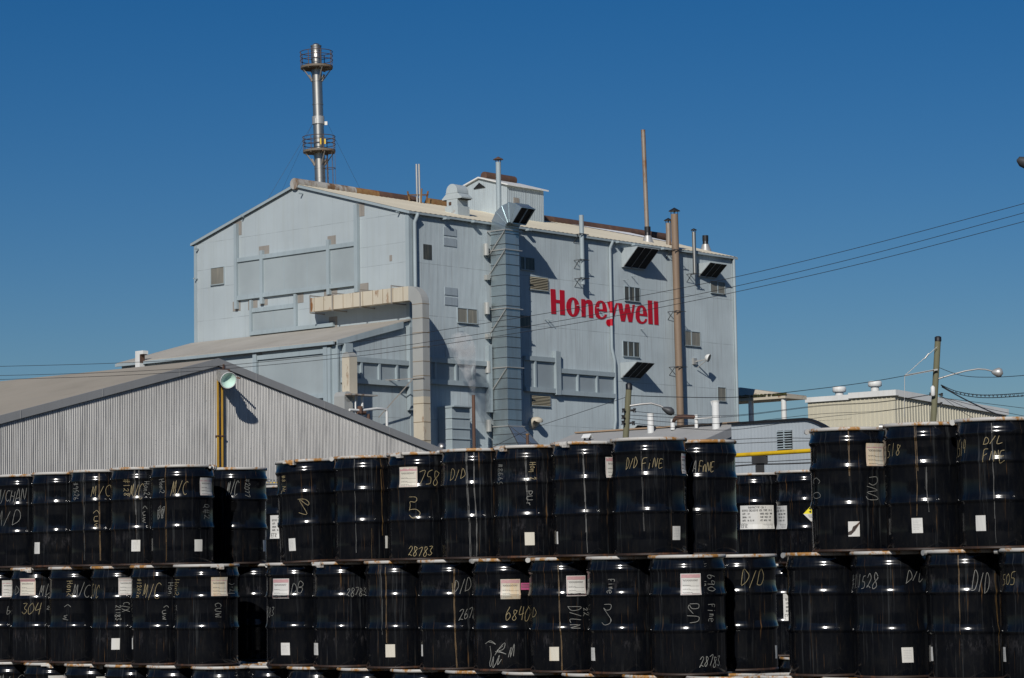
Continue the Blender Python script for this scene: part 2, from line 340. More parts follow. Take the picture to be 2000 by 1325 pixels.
# gable wall: framed sheet panels standing off the wall on posts
def gpanel(thing, name, tl, tr, bl, br, muls, posts, plane=0.0, d=.16, beam=.22, face=gf, mat='panelg', axis='g', tb=True):
    """corners given on the wall; posts: (px, ytop, ybot, width_m)"""
    P_ = [face(*p, plane) for p in (tl, tr, bl, br)]
    a0 = (P_[0][0]+P_[2][0])/2; a1 = (P_[1][0]+P_[3][0])/2; zt = (P_[0][1]+P_[1][1])/2; zb = (P_[2][1]+P_[3][1])/2
    def bx(mb, u0, u1, d0, d1, z0, z1):
        if axis == 'g': mb.box(-plane-d1, -plane-d0, u0, u1, z0, z1)
        else: mb.box(u0, u1, -plane-d1, -plane-d0, z0, z1)
    lo, hi = min(a0, a1), max(a0, a1)
    s = MB(); bx(s, lo+.01, hi-.01, .012, d*.45, zb+.01, zt-.01); sh = thing.part('framed_panel', s, M[mat])
    f = MB(); bx(f, lo, hi, d*.2, d, zt-beam, zt); bx(f, lo, hi, d*.2, d*1.05, zb, zb+beam)
    for mpx in muls:
        u = face(mpx, (tl[1]+bl[1])/2, plane)[0]; mw = .022 if axis == 'g' else .06; bx(f, u-mw, u+mw, d*.2, d*(.5 if axis == 'g' else .93), zb+beam, zt-beam)
    for px, y0, y1, wd in posts:
        u, z0 = face(px, y1, plane); z1 = face(px, y0, plane)[1]; bx(f, u-wd/2, u+wd/2, d*.1, d*1.25, z0, z1)
    thing.part('panel_frame', f, M['trim'], sh); return sh
gpanel(bld, 'a', (467, 505), (696, 472.6), (467, 588), (697, 558), (557, 602), [(465, 438, 604, .2), (515, 490, 594, .2), (645.5, 469, 576, .2), (700.5, 400, 571, .24)])
gpanel(bld, 'b', (495, 603), (579, 593), (493, 657), (581, 646), (535,), [(493.5, 587, 657, .16), (580, 575, 641, .16)], d=.13)
w = MB(); y0, z0 = gf(493, 657); y1, z1 = gf(655, 637); w.box(-.2, -.02, min(y0, y1), max(y0, y1), (z0+z1)/2, (z0+z1)/2+.2); bld.part('ledge_beam', w, M['trim'])
for x0, y0, x1, y1 in [(457, 434, 472, 459), (506, 482, 526, 500), (640, 462, 656, 480), (694, 399, 712, 422), (455, 590, 470, 607), (485, 587, 503, 604),
                       (508, 585, 523, 596), (633, 566, 659, 579), (692, 556, 720, 576), (579, 575, 593, 591), (643, 620, 659, 641), (761, 499, 766, 510)]:
    a, zt = gf(x0, y0); b, zb = gf(x1, y1); w = MB(); w.box(-.016, -.002, b, a, zb, zt); bld.part('bare_patch', w, M['taupe'])
# windows -------------------------------------------------
def window(tl, br, mat, muls=(), face='s', frame=True, depth=.05, plane=0.0, slats=0, name='window', lab=None, thing=None):
    th = thing or bld; fn = rf if face == 's' else gf
    a, zt = fn(tl[0], tl[1], plane); b, zb = fn(br[0], br[1], plane)
    a, b = min(a, b), max(a, b)
    def bx(mb, u0, u1, d0, d1, z0, z1, mi=0):
        if face == 's': mb.box(u0, u1, -plane-d1, -plane-d0, z0, z1, mi)
        else: mb.box(-plane-d1, -plane-d0, u0, u1, z0, z1, mi)
    p = MB(); bx(p, a, b, -.05, .022, zb, zt)
    if slats:
        for i in range(slats):
            z = zb+(zt-zb)*(i+.5)/slats; h_ = (zt-zb)/slats
            if face == 's': p.hexa([(a, -.10, z-h_*.42), (b, -.10, z-h_*.42), (b, -.025, z+h_*.2), (a, -.025, z+h_*.2)], [(a, -.115, z-h_*.40), (b, -.115, z-h_*.40), (b, -.04, z+h_*.24), (a, -.04, z+h_*.24)], 1)
            else: bx(p, a, b, .03, .07, z-h_*.3, z+h_*.1, 1)
    w_ = th.part(name, p, [M[mat], M['slat']] if slats else M[mat], None, lab)
    if frame:
        f = MB(); t_ = .03
        bx(f, a-t_, a, 0, depth, zb, zt); bx(f, b, b+t_, 0, depth, zb, zt); bx(f, a-t_, b+t_, 0, depth, zt, zt+t_); bx(f, a-t_, b+t_, 0, depth+.05, zb-t_*1.3, zb)
        for mx in muls:
            u = a+(b-a)*mx; bx(f, u-.035, u+.035, .02, depth-.005, zb, zt)
        th.part('window_frame', f, M['trim'], w_)
    return w_
window((413, 525), (438, 554), 'windowg', face='g')
window((827, 477), (843, 508), 'window', frame=False)
window((893, 602), (931, 633), 'windowg', (.5,), lab='stained cream glazed window')
window((1016, 502), (1043, 529), 'window', (.3,)); window((1016, 616), (1036, 642), 'window', frame=False)
window((1034, 540), (1069, 569), 'dark', slats=8, name='louvre', lab='slatted louvre beside the name')
window((1037, 772), (1073, 794), 'dark', slats=7, name='louvre', lab='slatted louvre under the framed panels')
window((1219, 560), (1249, 590), 'window', (.30, .66)); window((1216, 667), (1248, 698), 'window', (.31, .66))
window((1337, 647), (1367, 677), 'windowg', (.42,)); window((1387, 549), (1415, 575), 'windowg', (.5,)); window((1401, 757), (1417, 784), 'windowg')
for x0, y0, x1, y1 in [(866, 444, 891, 462.5), (866, 464, 891, 483), (868, 561, 893, 578.5), (868, 580, 893, 598), (869, 679, 893, 699)]:
    a, zt = rf(x0, y0); b, zb = rf(x1, y1); w = MB(); w.box(a, b, -.035, -.01, zb, zt); bld.part('blank_plate', w, M['plate'])
# framed panel bands on the long side
gpanel(bld, 'c', (838, 696.5), (950, 709.5), (838, 748), (951, 760), (846, 886, 919.5), [(952, 676, 806, .26)], face=rf, axis='s', mat='panel', d=.22, beam=.24)
gpanel(bld, 'd', (1020, 694), (1083, 701), (1022, 762.5), (1083, 771), (1041,), [(1082.5, 687, 772, .22)], face=rf, axis='s', mat='panel', d=.22, beam=.24)
gpanel(bld, 'e', (1090, 719), (1196, 730), (1090, 771.5), (1196, 778.5), (1124, 1161.5), [(1087.3, 688, 772, .15)], face=rf, axis='s', mat='panel', d=.22, beam=.24)
# downspouts
w = MB(); a = rf(806.5, 480)[0]; w.tube([(a+.12, -.28, EA-.05), (a, -.14, EA-.5), (a, -.14, 9)], .095, 10)
bld.part('downspout', w, M['trim'])
w = MB(); a = rf(1188, 520)[0]; z = rf(1190, 684)[1]; b_ = rf(1194, 750)[0]
w.tube([(a+.1, -.3, EA-.05), (a, -.14, EA-.45), (a, -.14, z+.1), (b_+.12, -.16, z-.55), (b_+.12, -.16, 9.6), (b_, -.14, 9.0), (b_, -.14, 6)], .085, 10)
dsp = bld.part('downspout', w, M['trim'])
for pa_, pb_ in ((589, 612), (623.5, 637)):
    w = MB(); za, zb2 = rf(1189, pa_)[1], rf(1190, pb_)[1]; w.tube([(a, -.14, za), (a, -.14, zb2)], .089, 10); bld.part('red_paint', w, M['red'], dsp)
w = MB(); a = LEN-.17; w.tube([(a, -.14, EA-.1), (a, -.14, 5)], .09, 10); bld.part('downspout', w, M['trim'])
# small rods and brackets left on the walls
w = MB()
for px, py in [(1064, 624.5), (1071, 626), (1126, 597), (1165, 602), (1218, 547), (1233, 540), (1251, 643)]:
    a, z = rf(px, py, 0); w.tube([(a, 0, z), (a, -.32, z)], .022, 6)
for px, py in [(388, 487), (386, 545), (478, 424), (592, 379), (782, 415)]:
    y, z = gf(px, py); w.box(-.3, 0, y-.03, y+.03, z-.03, z+.03)
for px, py in [(867, 427), (922, 433), (1028, 449), (1204, 473), (1235, 478), (1292, 486)]:
    a, z = rf(px, py, .2); w.box(a-.05, a+.2, -.42, 0, z-.06, z+.04)
bld.part('wall_rods', w, M['trim'])
# the red name painted on the siding ----------------------------------
def z5(p): return (1000+p[0]/9.465, 520+p[1]/9.465)
def z6(p): return (1160+p[0]/9.4625, 520+p[1]/9.4625)
def ell(cx, cy, rx, ry, n=28, tilt=0): return [(cx+rx*math.cos(2*math.pi*i/n), cy+ry*math.sin(2*math.pi*i/n)+tilt*math.cos(2*math.pi*i/n)) for i in range(n)]
ltr = []
ltr.append((z5, [(710, 422), (803, 430), (812, 622), (885, 628), (880, 440), (970, 450), (980, 908), (890, 898), (882, 688), (812, 680), (818, 888), (728, 880)], []))
ltr.append((z5, ell(1126, 757, 124, 179, 32, 12), [ell(1127, 758, 35, 137, 24, 4)]))
ltr.append((z5, [(1278, 608), (1353, 614), (1356, 645), (1390, 622), (1440, 625), (1472, 642), (1490, 680), (1495, 720), (1503, 962), (1423, 952), (1413, 730), (1407, 700), (1385, 684), (1362, 705), (1362, 946), (1287, 938)], []))
E_ = [(245, 848), (240, 790), (228, 735), (210, 690), (180, 655), (150, 640), (120, 635), (85, 642), (55, 665), (30, 710), (15, 765), (12, 810), (15, 860), (28, 905), (45, 940), (68, 962), (95, 977), (140, 985), (170, 981), (198, 968), (222, 947), (236, 920), (241, 895), (198, 892), (193, 915), (180, 935), (155, 946), (130, 942), (110, 922), (96, 885), (88, 828)]
EH = [(95, 795), (97, 735), (105, 695), (116, 677), (130, 672), (145, 682), (155, 710), (160, 750), (162, 800)]
ltr.append((z6, E_, [EH]))
ltr.append((z6, [(243, 658), (315, 662), (330, 690), (362, 815), (405, 685), (440, 685), (395, 860), (362, 985), (345, 1055), (332, 1085), (315, 1105), (290, 1114), (262, 1108), (240, 1090), (227, 1060), (225, 1030), (235, 1000), (262, 985), (298, 985), (318, 1000), (318, 940), (300, 850)], []))
ltr.append((z6, [(442, 682), (520, 690), (555, 870), (585, 700), (650, 703), (690, 880), (715, 715), (757, 718), (708, 1038), (640, 1030), (605, 870), (572, 1025), (502, 1018)], []))
e2 = lambda p: (768+(p[0]-12)*.944, 722+(p[1]-635)*.989)
ltr.append((z6, [e2(p) for p in E_], [[e2(p) for p in EH]]))
ltr.append((z6, [(995, 633), (1075, 638), (1088, 1077), (1008, 1068)], [])); ltr.append((z6, [(1108, 648), (1183, 655), (1195, 1090), (1118, 1080)], []))
w = MB()
for fn, out, holes in ltr:
    cv = lambda ring: [(rf(*fn(p), .02)[0], -.013, rf(*fn(p), .02)[1]) for p in ring]
    w.poly(cv(out), [cv(h_) for h_ in holes], (0, -.012, 0))
bld.part('painted_name', w, M['red'], None, 'red painted company name in heavy condensed letters')

# ---------------- annex in front of the gable
AX = -4.95; AE = 12.70; AJ = 14.0
an = Thing('annex_building', 'lower annex with a dusty lean-to roof against the gable of the plant', 'building', BF, (AX, 0, 0))
w = MB(); w.corr(0, 16.15, 0, AE, lambda a, o, z: (AX-o*.4, a, z), amp=.006); an.part('front_wall', w, M['gable'])
w = MB(); w.corr(AX, -.04, 0, lambda a: AE+(a-AX)*(AJ-AE)/-AX-.05, lambda a, o, z: (a, .03-o, z)); an.part('end_wall', w, M['side'])
w = MB(); w.add([(AX, 16.15, 0), (0, 16.15, 0), (0, 16.15, AJ), (AX, 16.15, AE)], [(0, 1, 2, 3)]); an.part('far_wall', w, M['gable'])
w = MB(); dz = (AJ-AE)/-AX
w.hexa([(AX-.22, -.10, AE-.22*dz+.0), (-.05, -.10, AJ), (-.05, 16.3, AJ), (AX-.22, 16.3, AE-.22*dz)],
       [(AX-.22, -.10, AE-.22*dz+.08), (-.05, -.10, AJ+.08), (-.05, 16.3, AJ+.08), (AX-.22, 16.3, AE-.22*dz+.08)])
ar = an.part('roof', w, M['annexroof'])
w = MB(); w.box(AX-.33, AX-.225, 0, 16.3, AE-.18, AE-.03); w.hexa([(AX-.2, -.16, AE-.25), (-.6, -.16, AJ-.42), (-.6, -.10, AJ-.42), (AX-.2, -.10, AE-.25)],
       [(AX-.2, -.16, AE+.02), (-.6, -.16, AJ-.1), (-.6, -.10, AJ-.1), (AX-.2, -.10, AE+.02)]); an.part('gutter', w, M['trim'], ar)
gfa = lambda px, py, pl=0: gf(px, py, pl)
gpanel(an, 'f', (507, 697), (640, 680), (507, 790), (640, 776), (573,), [(503, 687, 800, .26), (641, 674, 800, .26)], plane=-AX, face=gfa, d=.16)
w = MB(); w.box(AX-.06, AX+.06, -.02, .35, 0, AE-.2); w.box(AX+.25, AX+.75, -.25, 0, 0, AE-.1); w.box(AX-.20, AX-.02, .35, .55, 0, AE-.3)
an.part('corner_post', w, M['trim'])
for x0, y0, x1, y1 in [(496, 690, 512, 710), (632, 675, 652, 690)]:
    a, zt = gf(x0, y0, -AX); b, zb = gf(x1, y1, -AX); w = MB(); w.box(AX-.016, AX-.002, b, a, zb, zt); an.part('bare_patch', w, M['taupe'])
gpanel(an, 'g', (664, 692), (797, 709.5), (664, 746), (797, 758), (701, 736, 770.5), [(799, 640, 802, .34)], face=rf, axis='s', mat='panel', d=.22, beam=.24)

# ---------------- penthouse on the roof
pa = BF.hit(937, 349.5, 1, HALF); PX = pa.x; pc = BF.hit(990, 362, 0, PX); PY = pc.y; PE = pc.z; PA = pa.z
pe = BF.hit(1061.5, 374, 1, PY).x; PW = 2*(HALF-PY)
ph = Thing('roof_penthouse', 'small pale blue gabled hut on the ridge of the plant, rusty vent on top', 'hut', BF, (PX, HALF, APZ))
w = MB(); w.corr(PX, pe, slope(PY)-.3, PE, lambda a, o, z: (a, PY-o, z), pitch=.15)
w.corr(PY, HALF*2-PY, 18.8, lambda y: PE+(PA-PE)*(1-abs(y-HALF)/(HALF-PY)), lambda a, o, z: (PX-o*.5, a, z), pitch=.15)
w.add([(pe, PY, 18), (pe, 2*HALF-PY, 18), (pe, 2*HALF-PY, PE), (pe, HALF, PA), (pe, PY, PE)], [(0, 1, 2, 3, 4)])
w.add([(PX, 2*HALF-PY, 18), (pe, 2*HALF-PY, 18), (pe, 2*HALF-PY, PE), (PX, 2*HALF-PY, PE)], [(0, 1, 2, 3)]); ph.part('wall', w, M['side'])
w = MB(); g_ = (PA-PE)/(HALF-PY)
for ys, sgn in ((PY-.18, 1), (2*HALF-PY+.18, -1)):
    ze = PE-.18*g_
    w.hexa([(PX-.15, ys, ze+.02), (pe+.25, ys, ze+.02), (pe+.25, HALF, PA+.02), (PX-.15, HALF, PA+.02)], [(PX-.15, ys, ze+.10), (pe+.25, ys, ze+.10), (pe+.25, HALF, PA+.10), (PX-.15, HALF, PA+.10)])
pr = ph.part('roof', w, M['white'])
w = MB(); xa, xb = xr(945, 350, HALF), xr(1004, 355, HALF); w.tube([(xa, HALF, PA+.2), (xb, HALF, PA+.2)], .25, 10); ph.part('ridge_vent', w, M['rust'], pr)
w = MB(); yv, zv = BF.hit(937, 361, 0, PX).y, BF.hit(937, 368, 0, PX).z; w.poly([(PX-.03, HALF+.45, zv), (PX-.03, HALF-.45, zv), (PX-.03, HALF, zv+.3)], (), (-.04, 0, 0)); ph.part('triangular_vent', w, M['dark'])
w = MB(); q = BF.hit(1008, 392, 1, PY); w.box(q.x-.22, q.x+.2, PY-.05, PY+.02, q.z-.18, q.z+.15); ph.part('vent_window', w, M['taupe'])

# ---------------- rounded ventilator
vb = BF.hitp(905, 421, (0, -RISE, 1), EA+.1); S = 4760.7/137
vt = Thing('gooseneck_ventilator', 'pale grey roof ventilator with a round hooded top on a square base', 'ventilator', BF, (vb.x, vb.y, vb.z))
x, y, z = vb; hw = .42; yc_ = y+.42
w = MB(); w.box(x-hw-.03, x+hw+.03, yc_-.45, yc_+.45, z-.3, z+.48); w.box(x-hw+.02, x+hw-.02, yc_-.38, yc_+.38, z+.48, z+.86); vt.part('base', w, M['hood'])
w = MB()
prof = [(yc_+.40*math.cos(math.pi*i/14), z+1.24+.42*math.sin(math.pi*i/14)) for i in range(15)]+[(yc_-.40, z+1.16), (yc_-.70, z+.92), (yc_-.68, z+.86), (yc_-.36, z+.86), (yc_+.36, z+.86), (yc_+.68, z+.86), (yc_+.70, z+.92), (yc_+.40, z+1.16)]
w.poly([(x-hw, a, b) for a, b in prof], (), (2*hw, 0, 0)); w.box(x-hw-.015, x+hw+.015, yc_-.42, yc_+.42, z+1.17, z+1.20); vt.part('hood', w, M['hood'])
for s_ in (-1, 1): w = MB(); w.box(x-hw+.04, x+hw-.04, yc_+s_*.38, yc_+s_*.64, z+.82, z+.858); vt.part('outlet', w, M['dark'])
w = MB(); w.box(x-hw-.004, x-hw+.02, yc_+.05, yc_+.22, z+.55, z+.72); vt.part('rust_spot', w, M['rust'])

# ---------------- roof pipes
def zat(px, py, y): p = BF.hit(px, py, 1, y); return p.x, p.z
def capped(name, label, px, ytop, yroof, r, mat, capmat=None, cap_r=None, standoff=None, zb=None, tilt=0, legs=True, capped_=True, cat='vent pipe', group=None):
    x_, zt_ = zat(px, ytop, yroof); zb_ = slope(yroof)+.05 if zb is None else zb
    t_ = Thing(name, label, cat, BF, (x_, yroof, zb_), group); mb = MB(); top = zt_-(r*1.8 if capped_ else 0)
    mb.tube([(x_-tilt*(zb_-top), yroof, zb_), (x_, yroof, top)], r, 16); t_.part('pipe', mb, M[mat])
    if capped_:
        c_ = MB(); cr_ = cap_r or r*1.65; c_.lathe([(cr_, 0), (cr_*.96, .03), (.02, cr_*.62)], (x_, yroof, top+r*.9), 18)
        for k in range(4):
            a_ = math.pi/4+k*math.pi/2; c_.bar((x_+r*.9*math.cos(a_), yroof+r*.9*math.sin(a_), top-.05), (x_+r*.95*math.cos(a_), yroof+r*.95*math.sin(a_), top+r*.95), .025)
        t_.part('rain_cap', c_, M[capmat or mat])
    return t_, x_, zt_
capped('vent_pipe', 'tall pale grey pipe with a flat brown cap in front of the hut', 973, 308, 1.3, .135, 'trim', 'rust', .27)
t_, x_, zt_ = capped('steel_pole_stack', 'tall thin weathered brown stack without a cap on the roof', 1256, 254, 6.5, .135, 'rustpole', capped_=False, tilt=.030, cat='stack')
capped('vent_pipe', 'short brown pipe with a black cone cap behind the big brown pipe', 1305, 427, 2.0, .15, 'rustpole', 'black', .26)
tw = Thing('twin_vent_pipes', 'pair of thin white pipes held by a rusty brace on the ridge', 'vent pipes', BF, (zat(816, 400, HALF-.5)[0], HALF-.5, APZ))
for px in (814, 819):
    x_, zt_ = zat(px, 321, HALF-.5); mb = MB(); mb.tube([(x_, HALF-.5, APZ-.3), (x_-.03, HALF-.5, zt_)], .055, 10); tw.part('pipe', mb, M['alu'])
mb = MB(); xl, zl = zat(796, 374, HALF-.5); xr_, zr_ = zat(836, 374, HALF-.5)
mb.bar((xl, HALF-.5, zl), (xl+.15, HALF-.5, APZ), .07); mb.bar((xr_, HALF-.5, zr_), (xr_-.2, HALF-.5, APZ-.1), .07); mb.bar((xl, HALF-.5, zl-.2), (xr_, HALF-.5, zr_-.2), .07); mb.bar(((xl+xr_)/2, HALF-.8, zl+.2), ((xl+xr_)/2-.1, HALF-.8, APZ-.3), .06)
tw.part('brace', mb, M['ochre'])
for px, pt, lab in ((1264.5, 442, 'black roof vent on a bright flared flashing near the tall thin stack'), (1377.5, 459, 'black roof vent on a crumpled flashing above the end hood')):
    x_, zt_ = zat(px, pt, 2.2); zb_ = slope(2.2)+.1; t_ = Thing('roof_vent', lab, 'roof vent', BF, (x_, 2.2, zb_), 'black roof vents')
    mb = MB(); mb.lathe([(.19, 0), (.165, .06), (.165, zt_-zb_-.38-.0)], (x_, 2.2, zb_+.32), 16); mb.lathe([(.18, 0), (.18, .32)], (x_, 2.2, zt_-.36), 16); t_.part('vent_cap', mb, M['black'])
    mb = MB(); mb.lathe([(.36, -.1), (.27, .12), (.2, .33)], (x_, 2.2, zb_), 16); t_.part('flashing', mb, M['alu'])
# pipes fixed to the long wall
def wallpipe(name, label, px, ytop, ybot, r, d, mat, brk, cap=False, capmat='black', zb=None, lean=0.0, cat='pipe'):
    p = BF.hit(px, (ytop+ybot)/2, 1, -d); x_ = p.x; zt_ = BF.hit(px, ytop, 1, -d).z; zb_ = BF.hit(px, ybot, 1, -d).z if zb is None else zb
    t_ = Thing(name, label, cat, BF, (x_, -d, zb_)); mb = MB(); top = zt_-(r*1.7 if cap else 0)
    mb.tube([(x_, -d, zb_), (x_-lean*(top-zb_), -d, top)], r, 20); t_.part('pipe', mb, M[mat])
    if cap:
        c_ = MB(); xt = x_-lean*(top-zb_); c_.lathe([(r*1.6, 0), (r*1.55, .03), (.02, r*1.0)], (xt, -d, top+r*.8), 18)
        for k in range(4):
            a_ = math.pi/4+k*math.pi/2; c_.bar((xt+r*.9*math.cos(a_), -d+r*.9*math.sin(a_), top-.05), (xt+r*.95*math.cos(a_), -d+r*.95*math.sin(a_), top+r*.85), .025)
        t_.part('rain_cap', c_, M[capmat])
    b_ = MB()
    for by in brk:
        zz = BF.hit(px, by, 1, -d).z; xx = x_-lean*(zz-zb_)
        b_ = MB(); b_.bar((xx-r-.06, 0, zz), (xx-r-.06, -d-r-.05, zz), .035); b_.bar((xx+r+.06, 0, zz), (xx+r+.06, -d-r-.05, zz), .035); b_.bar((xx-r-.25, -d-r-.04, zz), (xx+r+.25, -d-r-.04, zz), .035)
        b_.bar((xx-r-.06, 0, zz-.45), (xx-r-.06, -d*.8, zz-.03), .028); t_.part('bracket', b_, M['darkgrey'])
    return t_
wallpipe('exhaust_pipe', 'tall brown capped pipe running up the long wall through the last windows', 1325, 408, 780, .205, .48, 'brown', (490, 609, 717), True, lean=.012, zb=6)
wallpipe('half_pipe', 'pale blue open pipe bracketed above the middle of the wall', 1137, 421, 556, .125, .42, 'trim', (458, 508, 544), lean=.006)
wallpipe('vent_pipe', 'slim galvanised pipe with a dark cone cap beside the end hood', 1356, 447, 536, .11, .45, 'steel', (535,), True)
# hoods on the wall: box with slanting dark mesh mouth
def hood(label, px0, px1, py_top, py_bot, proud, w_px=None):
    a, zt = rf(px0, py_top); b, _ = rf(px1, py_top+(px1-px0)*.13); zb = rf(px0, py_bot)[1]
    t_ = Thing('wall_hood', label, 'hood', BF, (a, 0, zb), 'slanting exhaust hoods on the long wall')
    mb = MB(); P = proud
    for xx in (a, b-.03): mb.poly([(xx, -.02, zt), (xx, -P, zt), (xx, -P*.12, zb), (xx, -.02, zb)], (), (.03, 0, 0))
    mb.box(a, b, -P, -.02, zt, zt+.03); mb.box(a-.02, b+.02, -P*.14, -.02, zb-.03, zb); t_.part('hood_shell', mb, M['hood'])
    mb = MB(); mb.add([(a+.03, -P+.02, zt-.01), (b-.03, -P+.02, zt-.01), (b-.03, -P*.12-.0, zb+.01), (a+.03, -P*.12, zb+.01)], [(0, 1, 2, 3)]); t_.part('mesh_screen', mb, M['dark'])
    mb = MB()
    for k in range(4):
        xx = a+.03+(b-a-.06)*k/3; mb.bar((xx, -P-.005, zt), (xx, -P*.13, zb), .022)
    t_.part('screen_bars', mb, M['fascia'])
hood('slanting hood with a dark screen under the eave, left of the brown pipe', 1213, 1256, 486, 521, 1.15)
hood('slanting dark screened hood under the eave at the far end of the wall', 1362, 1396, 516, 539, .9)
hood('slanting dark screened hood between the low window and the utility pole', 1211, 1247, 710, 737, 1.15)
hood('low slanting hood just above the grey roof', 1212, 1249, 833, 860, 1.15)

# ---------------- the big square duct with its gooseneck
p = BF.hit(989, 600, 1, -1.22); dx0 = p.x; dx1 = BF.hit(1015.5, 600, 1, -1.22).x; DY0, DY1 = -1.22, -.2; zel = BF.hit(989, 446, 1, DY0).z; zfl = BF.hit(993, 830, 1, DY0).z
du = Thing('exhaust_duct', 'tall square galvanised duct up the wall ending in a gooseneck above the roof', 'duct', BF, (dx0, -.7, zfl))
mb = MB(); mb.box(dx0, dx1, DY0, DY1, zfl, zel)
for i in range(19):
    z = zfl+(zel-zfl)*i/19+.25; mb.box(dx0-.022, dx1+.022, DY0-.022, DY1+.02, z, z+.028, 1)
du.part('duct_body', mb, [M['galv'], M['darkgrey']])
mb = MB(); pv = (DY0-.28, zel); sec = []
for i in range(7):
    th = R(132*i/6); ri, ro = .28, 1.28
    sec.append([(dx0, pv[0]+ri*math.cos(th), pv[1]+ri*math.sin(th)), (dx1, pv[0]+ri*math.cos(th), pv[1]+ri*math.sin(th)), (dx1, pv[0]+ro*math.cos(th), pv[1]+ro*math.sin(th)), (dx0, pv[0]+ro*math.cos(th), pv[1]+ro*math.sin(th))])
for i in range(6):
    a, b = sec[i], sec[i+1]; mb.add(a+b, [(0, 1, 5, 4), (2, 3, 7, 6), (3, 0, 4, 7), (1, 2, 6, 5)])
    for j in range(4): mb.bar(b[j], b[(j+1) % 4], .045)
gn = du.part('gooseneck', mb, M['galv'])
mb = MB(); q = [Vector(v) for v in sec[6]]; nn = (q[1]-q[0]).cross(q[3]-q[0]).normalized()*.12; mb.add([v-nn*.6 if nn.z < 0 else v+nn*.6 for v in q], [(0, 1, 2, 3)]); du.part('mesh_screen', mb, M['black'], gn)
mb = MB(); mb.bar((q[0]+q[1])/2, (q[2]+q[3])/2, .04); du.part('screen_bar', mb, M['trim'], gn)
mb = MB(); zb_ = zfl-1.9
top = [(dx0, DY1, zfl), (dx0, DY0, zfl), (dx1, DY0, zfl), (dx1, DY1, zfl)]; bot = [(dx0-.1, DY1, zb_), (dx0-.1, DY0-1.3, zb_), (dx1+1.0, DY0-1.3, zb_), (dx1+1.0, DY1, zb_)]
mb.hexa(bot, top)
for a, b in ((top[1], bot[1]), (top[2], bot[2]), (top[1], bot[2])): mb.bar(a, b, .035, mi=1)
for k in (.25, .5, .75): 
    L_ = [tuple(Vector(top[i]).lerp(Vector(bot[i]), k)) for i in range(4)]; mb.bar(L_[0], L_[1], .03, mi=1); mb.bar(L_[1], L_[2], .03, mi=1)
du.part('flared_base', mb, [M['galv'], M['darkgrey']])
for py in (449, 487, 602, 717, 832):
    z = BF.hit(989, py, 1, DY0).z; mb = MB()
    mb.bar((dx0-.04, 0, z), (dx0-.04, DY0-.05, z), .05); mb.bar((dx1+.05, 0, z), (dx1+.05, DY0-.05, z), .06); mb.bar((dx0-.1, DY0-.05, z), (dx1+.18, DY0-.05, z), .05)
    (mb.bar((dx0-.05, -.02, z-1.35), (dx0-.05, DY0, z-.05), .045) if py < 800 else None); du.part('support_frame', mb, M['alu'])
for py in (487, 602, 717, 832):
    z = BF.hit(989, py, 1, DY0).z; mb = MB(); mb.tube([(dx0-.3, -.16, z-.25), (dx0-.3, -.16, z+.35)], .14, 12); du.part('wall_canister', mb, M['greyduct'])
    mb = MB(); mb.box(dx0-.3, dx0-.08, -.2, 0, z-1.5, z-1.25); du.part('wall_block', mb, M['greyduct'])

# ---------------- cream duct along the gable and down the corner
XF, XB = -1.0, -.52
ya = BF.hit(806.5, 720, 0, XF).y; yb = BF.hit(826.5, 720, 0, XF).y; ye = BF.hit(606, 600, 0, XF).y
zt_ = BF.hit(795, 559.5, 0, XF).z; zb_ = BF.hit(795, 587.5, 0, XF).z; hh = zt_-zb_; ww = ya-yb
cd_ = Thing('cream_duct', 'square cream duct along the gable that bends and drops down the corner of the plant', 'duct', BF, (XF, ya, 6))
mb = MB(); mb.box(XF, XB, ya+.25, ye, zb_, zt_)
for yy in [ya+.6+ (ye-ya-.9)*k/9 for k in range(10)]: mb.box(XF-.012, XB+.01, yy, yy+.022, zb_-.012, zt_+.012, 1)
mb.hexa([(XF, ye, zb_), (XB, ye, zb_), (XB, ye, zt_), (XF, ye, zt_)], [(XF+.42, ye+.4, zb_+.25), (XB, ye+.4, zb_+.25), (XB, ye+.4, zt_+.0), (XF+.42, ye+.4, zt_)])
cd_.part('horizontal_run', mb, [M['creamduct'], M['seam']])
mb = MB(); pv = (ya+.25, zb_-.25); ri = .25
sec = []
for i in range(9):
    th = R(90*i/8); a_ = pv[0]-ri*math.sin(th); b_ = pv[1]+ri*math.cos(th); ro_y = .25+ww; ro_z = .25+hh
    c_ = pv[0]-ro_y*math.sin(th); d_ = pv[1]+ro_z*math.cos(th)
    sec.append([(XF, a_, b_), (XB, a_, b_), (XB, c_, d_), (XF, c_, d_)])
for a, b in zip(sec, sec[1:]): mb.add(a+b, [(0, 1, 5, 4), (2, 3, 7, 6), (3, 0, 4, 7), (1, 2, 6, 5)], 0)
cd_.part('elbow', mb, M['greyduct'])
zel2 = pv[1]; zc = BF.hit(806, 776, 0, XF).z
mb = MB(); mb.box(XF, XB, yb, ya, zc, zel2)
for k in range(7): z = zc+(zel2-zc)*k/6.4+.3; mb.box(XF-.012, XB+.012, yb-.012, ya+.012, z, z+.025, 1)
cd_.part('vertical_run', mb, [M['greyduct'], M['seam']])
mb = MB(); mb.box(XF, XB, yb, ya, 4, zc)
for k in range(6): z = zc-.35-k*.9; mb.box(XF-.012, XB+.012, yb-.012, ya+.012, z, z+.025, 1)
cd_.part('lower_run', mb, [M['creamduct'], M['seam']], None, 'cream lower length of the duct')
